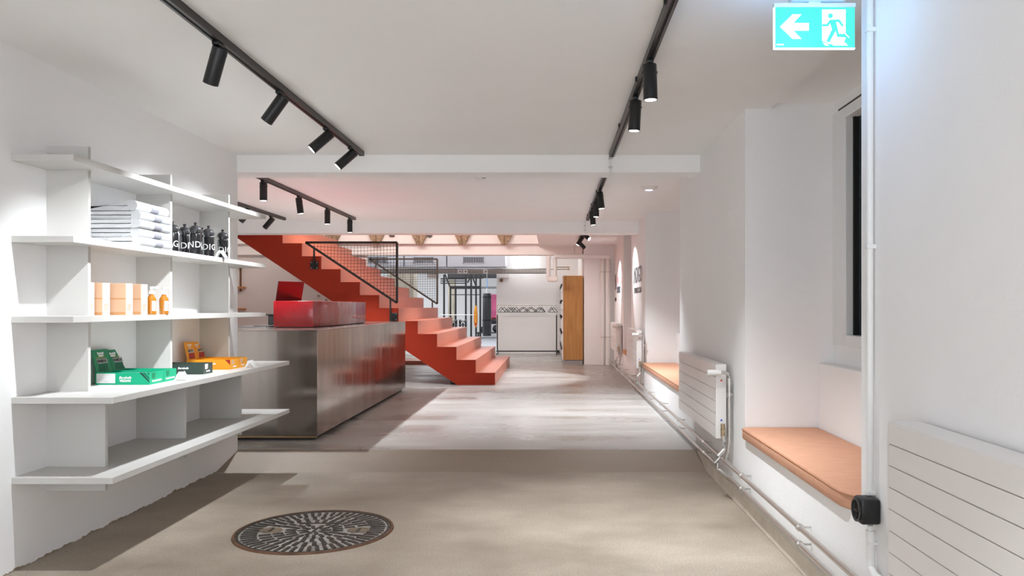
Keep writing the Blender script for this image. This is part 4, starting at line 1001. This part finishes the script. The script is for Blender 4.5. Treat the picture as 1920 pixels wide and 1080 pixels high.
MB().box((a.x-b_.x)/2, (b_.x-a.x)/2, -0.026, -0.021, 0.05, 0.2).build('dark_pink_band', 'print_red', t)
a = P(903, 623.5, 27.0)
t = thing('equipment_shelf', 'low black equipment shelf along the gym wall', 'shelf', (-2.0, 27.3, ZU))
MB().box(-0.6, 0.8, -0.2, 0.2, a.z-ZU-0.03, a.z-ZU, 0.004).build('board', 'black', t)
for s in (-0.55, 0.75): MB().box(s-0.02, s+0.02, -0.15, 0.15, 0, a.z-ZU-0.03).build('leg', 'black', t)
for px, r, lab in ((930, 0.125, 'black exercise ball on the low shelf, right of the punching bag'), (905, 0.10, 'small black exercise ball on the low shelf, left of the punching bag')):
    x = P(px, 0, 27.25).x
    t = thing('exercise_ball', lab, 'ball', (x, 27.25, a.z))
    MB().lathe([(r*math.sin(PI*i/14), r-r*math.cos(PI*i/14)) for i in range(15)], n=24).build('ball', 'leather', t, True)
    MB().lathe([(r*0.25, r*0.02), (r*0.27, r*0.035)], n=16).build('valve_ring', 'print_grey', t)
t = thing('equipment_case', 'dark red and black kit bags piled on the low gym shelf', 'bag', (P(927, 0, 27.4).x, 27.42, a.z+0.28))
MB().box(-0.2, 0.2, -0.08, 0.08, 0.0, 0.2, 0.06).build('bag', 'leather', t, True)
MB().tube([(-0.1, -0.09, 0.14), (-0.05, -0.1, 0.22), (0.05, -0.1, 0.22), (0.1, -0.09, 0.14)], 0.012, n=6).build('strap', 'print_red', t, True)
t = thing('speaker_unit', 'long black unit high in the gym above the rig', 'unit', (P(872, 0, 25).x, 25.0, P(0, 522, 25).z))
MB().box(-0.55, 0.55, 0, 0.3, 0, 0.17, 0.01).build('case', 'black', t)
for s in (-0.4, 0.4): MB().cyl((s, 0.15, 0.17), (s, 0.15, 2.75-t.location.z), 0.01, n=6).build('suspension_rod', 'chrome', t)
MB().box(-0.5, 0.5, -0.006, 0.0, 0.03, 0.14).build('front', 'leather', t)
t = thing('speaker_unit', 'black unit high in the gym behind the blue strap', 'unit', (P(918, 0, 25).x, 25.0, P(0, 521, 25).z))
MB().box(-0.3, 0.3, 0, 0.3, 0, 0.17, 0.01).build('case', 'black', t)
for s in (-0.2, 0.2): MB().cyl((s, 0.15, 0.17), (s, 0.15, 2.75-t.location.z), 0.01, n=6).build('suspension_rod', 'chrome', t)
MB().box(-0.26, 0.26, -0.006, 0.0, 0.03, 0.14).build('front', 'leather', t)
for px, py, lab in ((850, 600, 'left'), (868, 602, 'right')):
    p = P(px, 622, 22.3)
    t = thing('dumbbell_stand', 'black dumbbell stand with weights seen over the steps, %s one' % lab, 'weights', (p.x, 22.3, ZU))
    MB().cyl((0, 0, 0), (0, 0, 0.62), 0.022, n=10).box(-0.12, 0.12, -0.12, 0.12, 0, 0.02, 0.004).build('stand', 'black', t)
    for z in (0.42, 0.56, 0.66):
        MB().cyl((-0.11, 0, z), (-0.05, 0, z), 0.05, n=12).cyl((0.05, 0, z), (0.11, 0, z), 0.05, n=12).cyl((-0.05, 0, z), (0.05, 0, z), 0.014, n=8).build('dumbbell', 'leather', t, True)
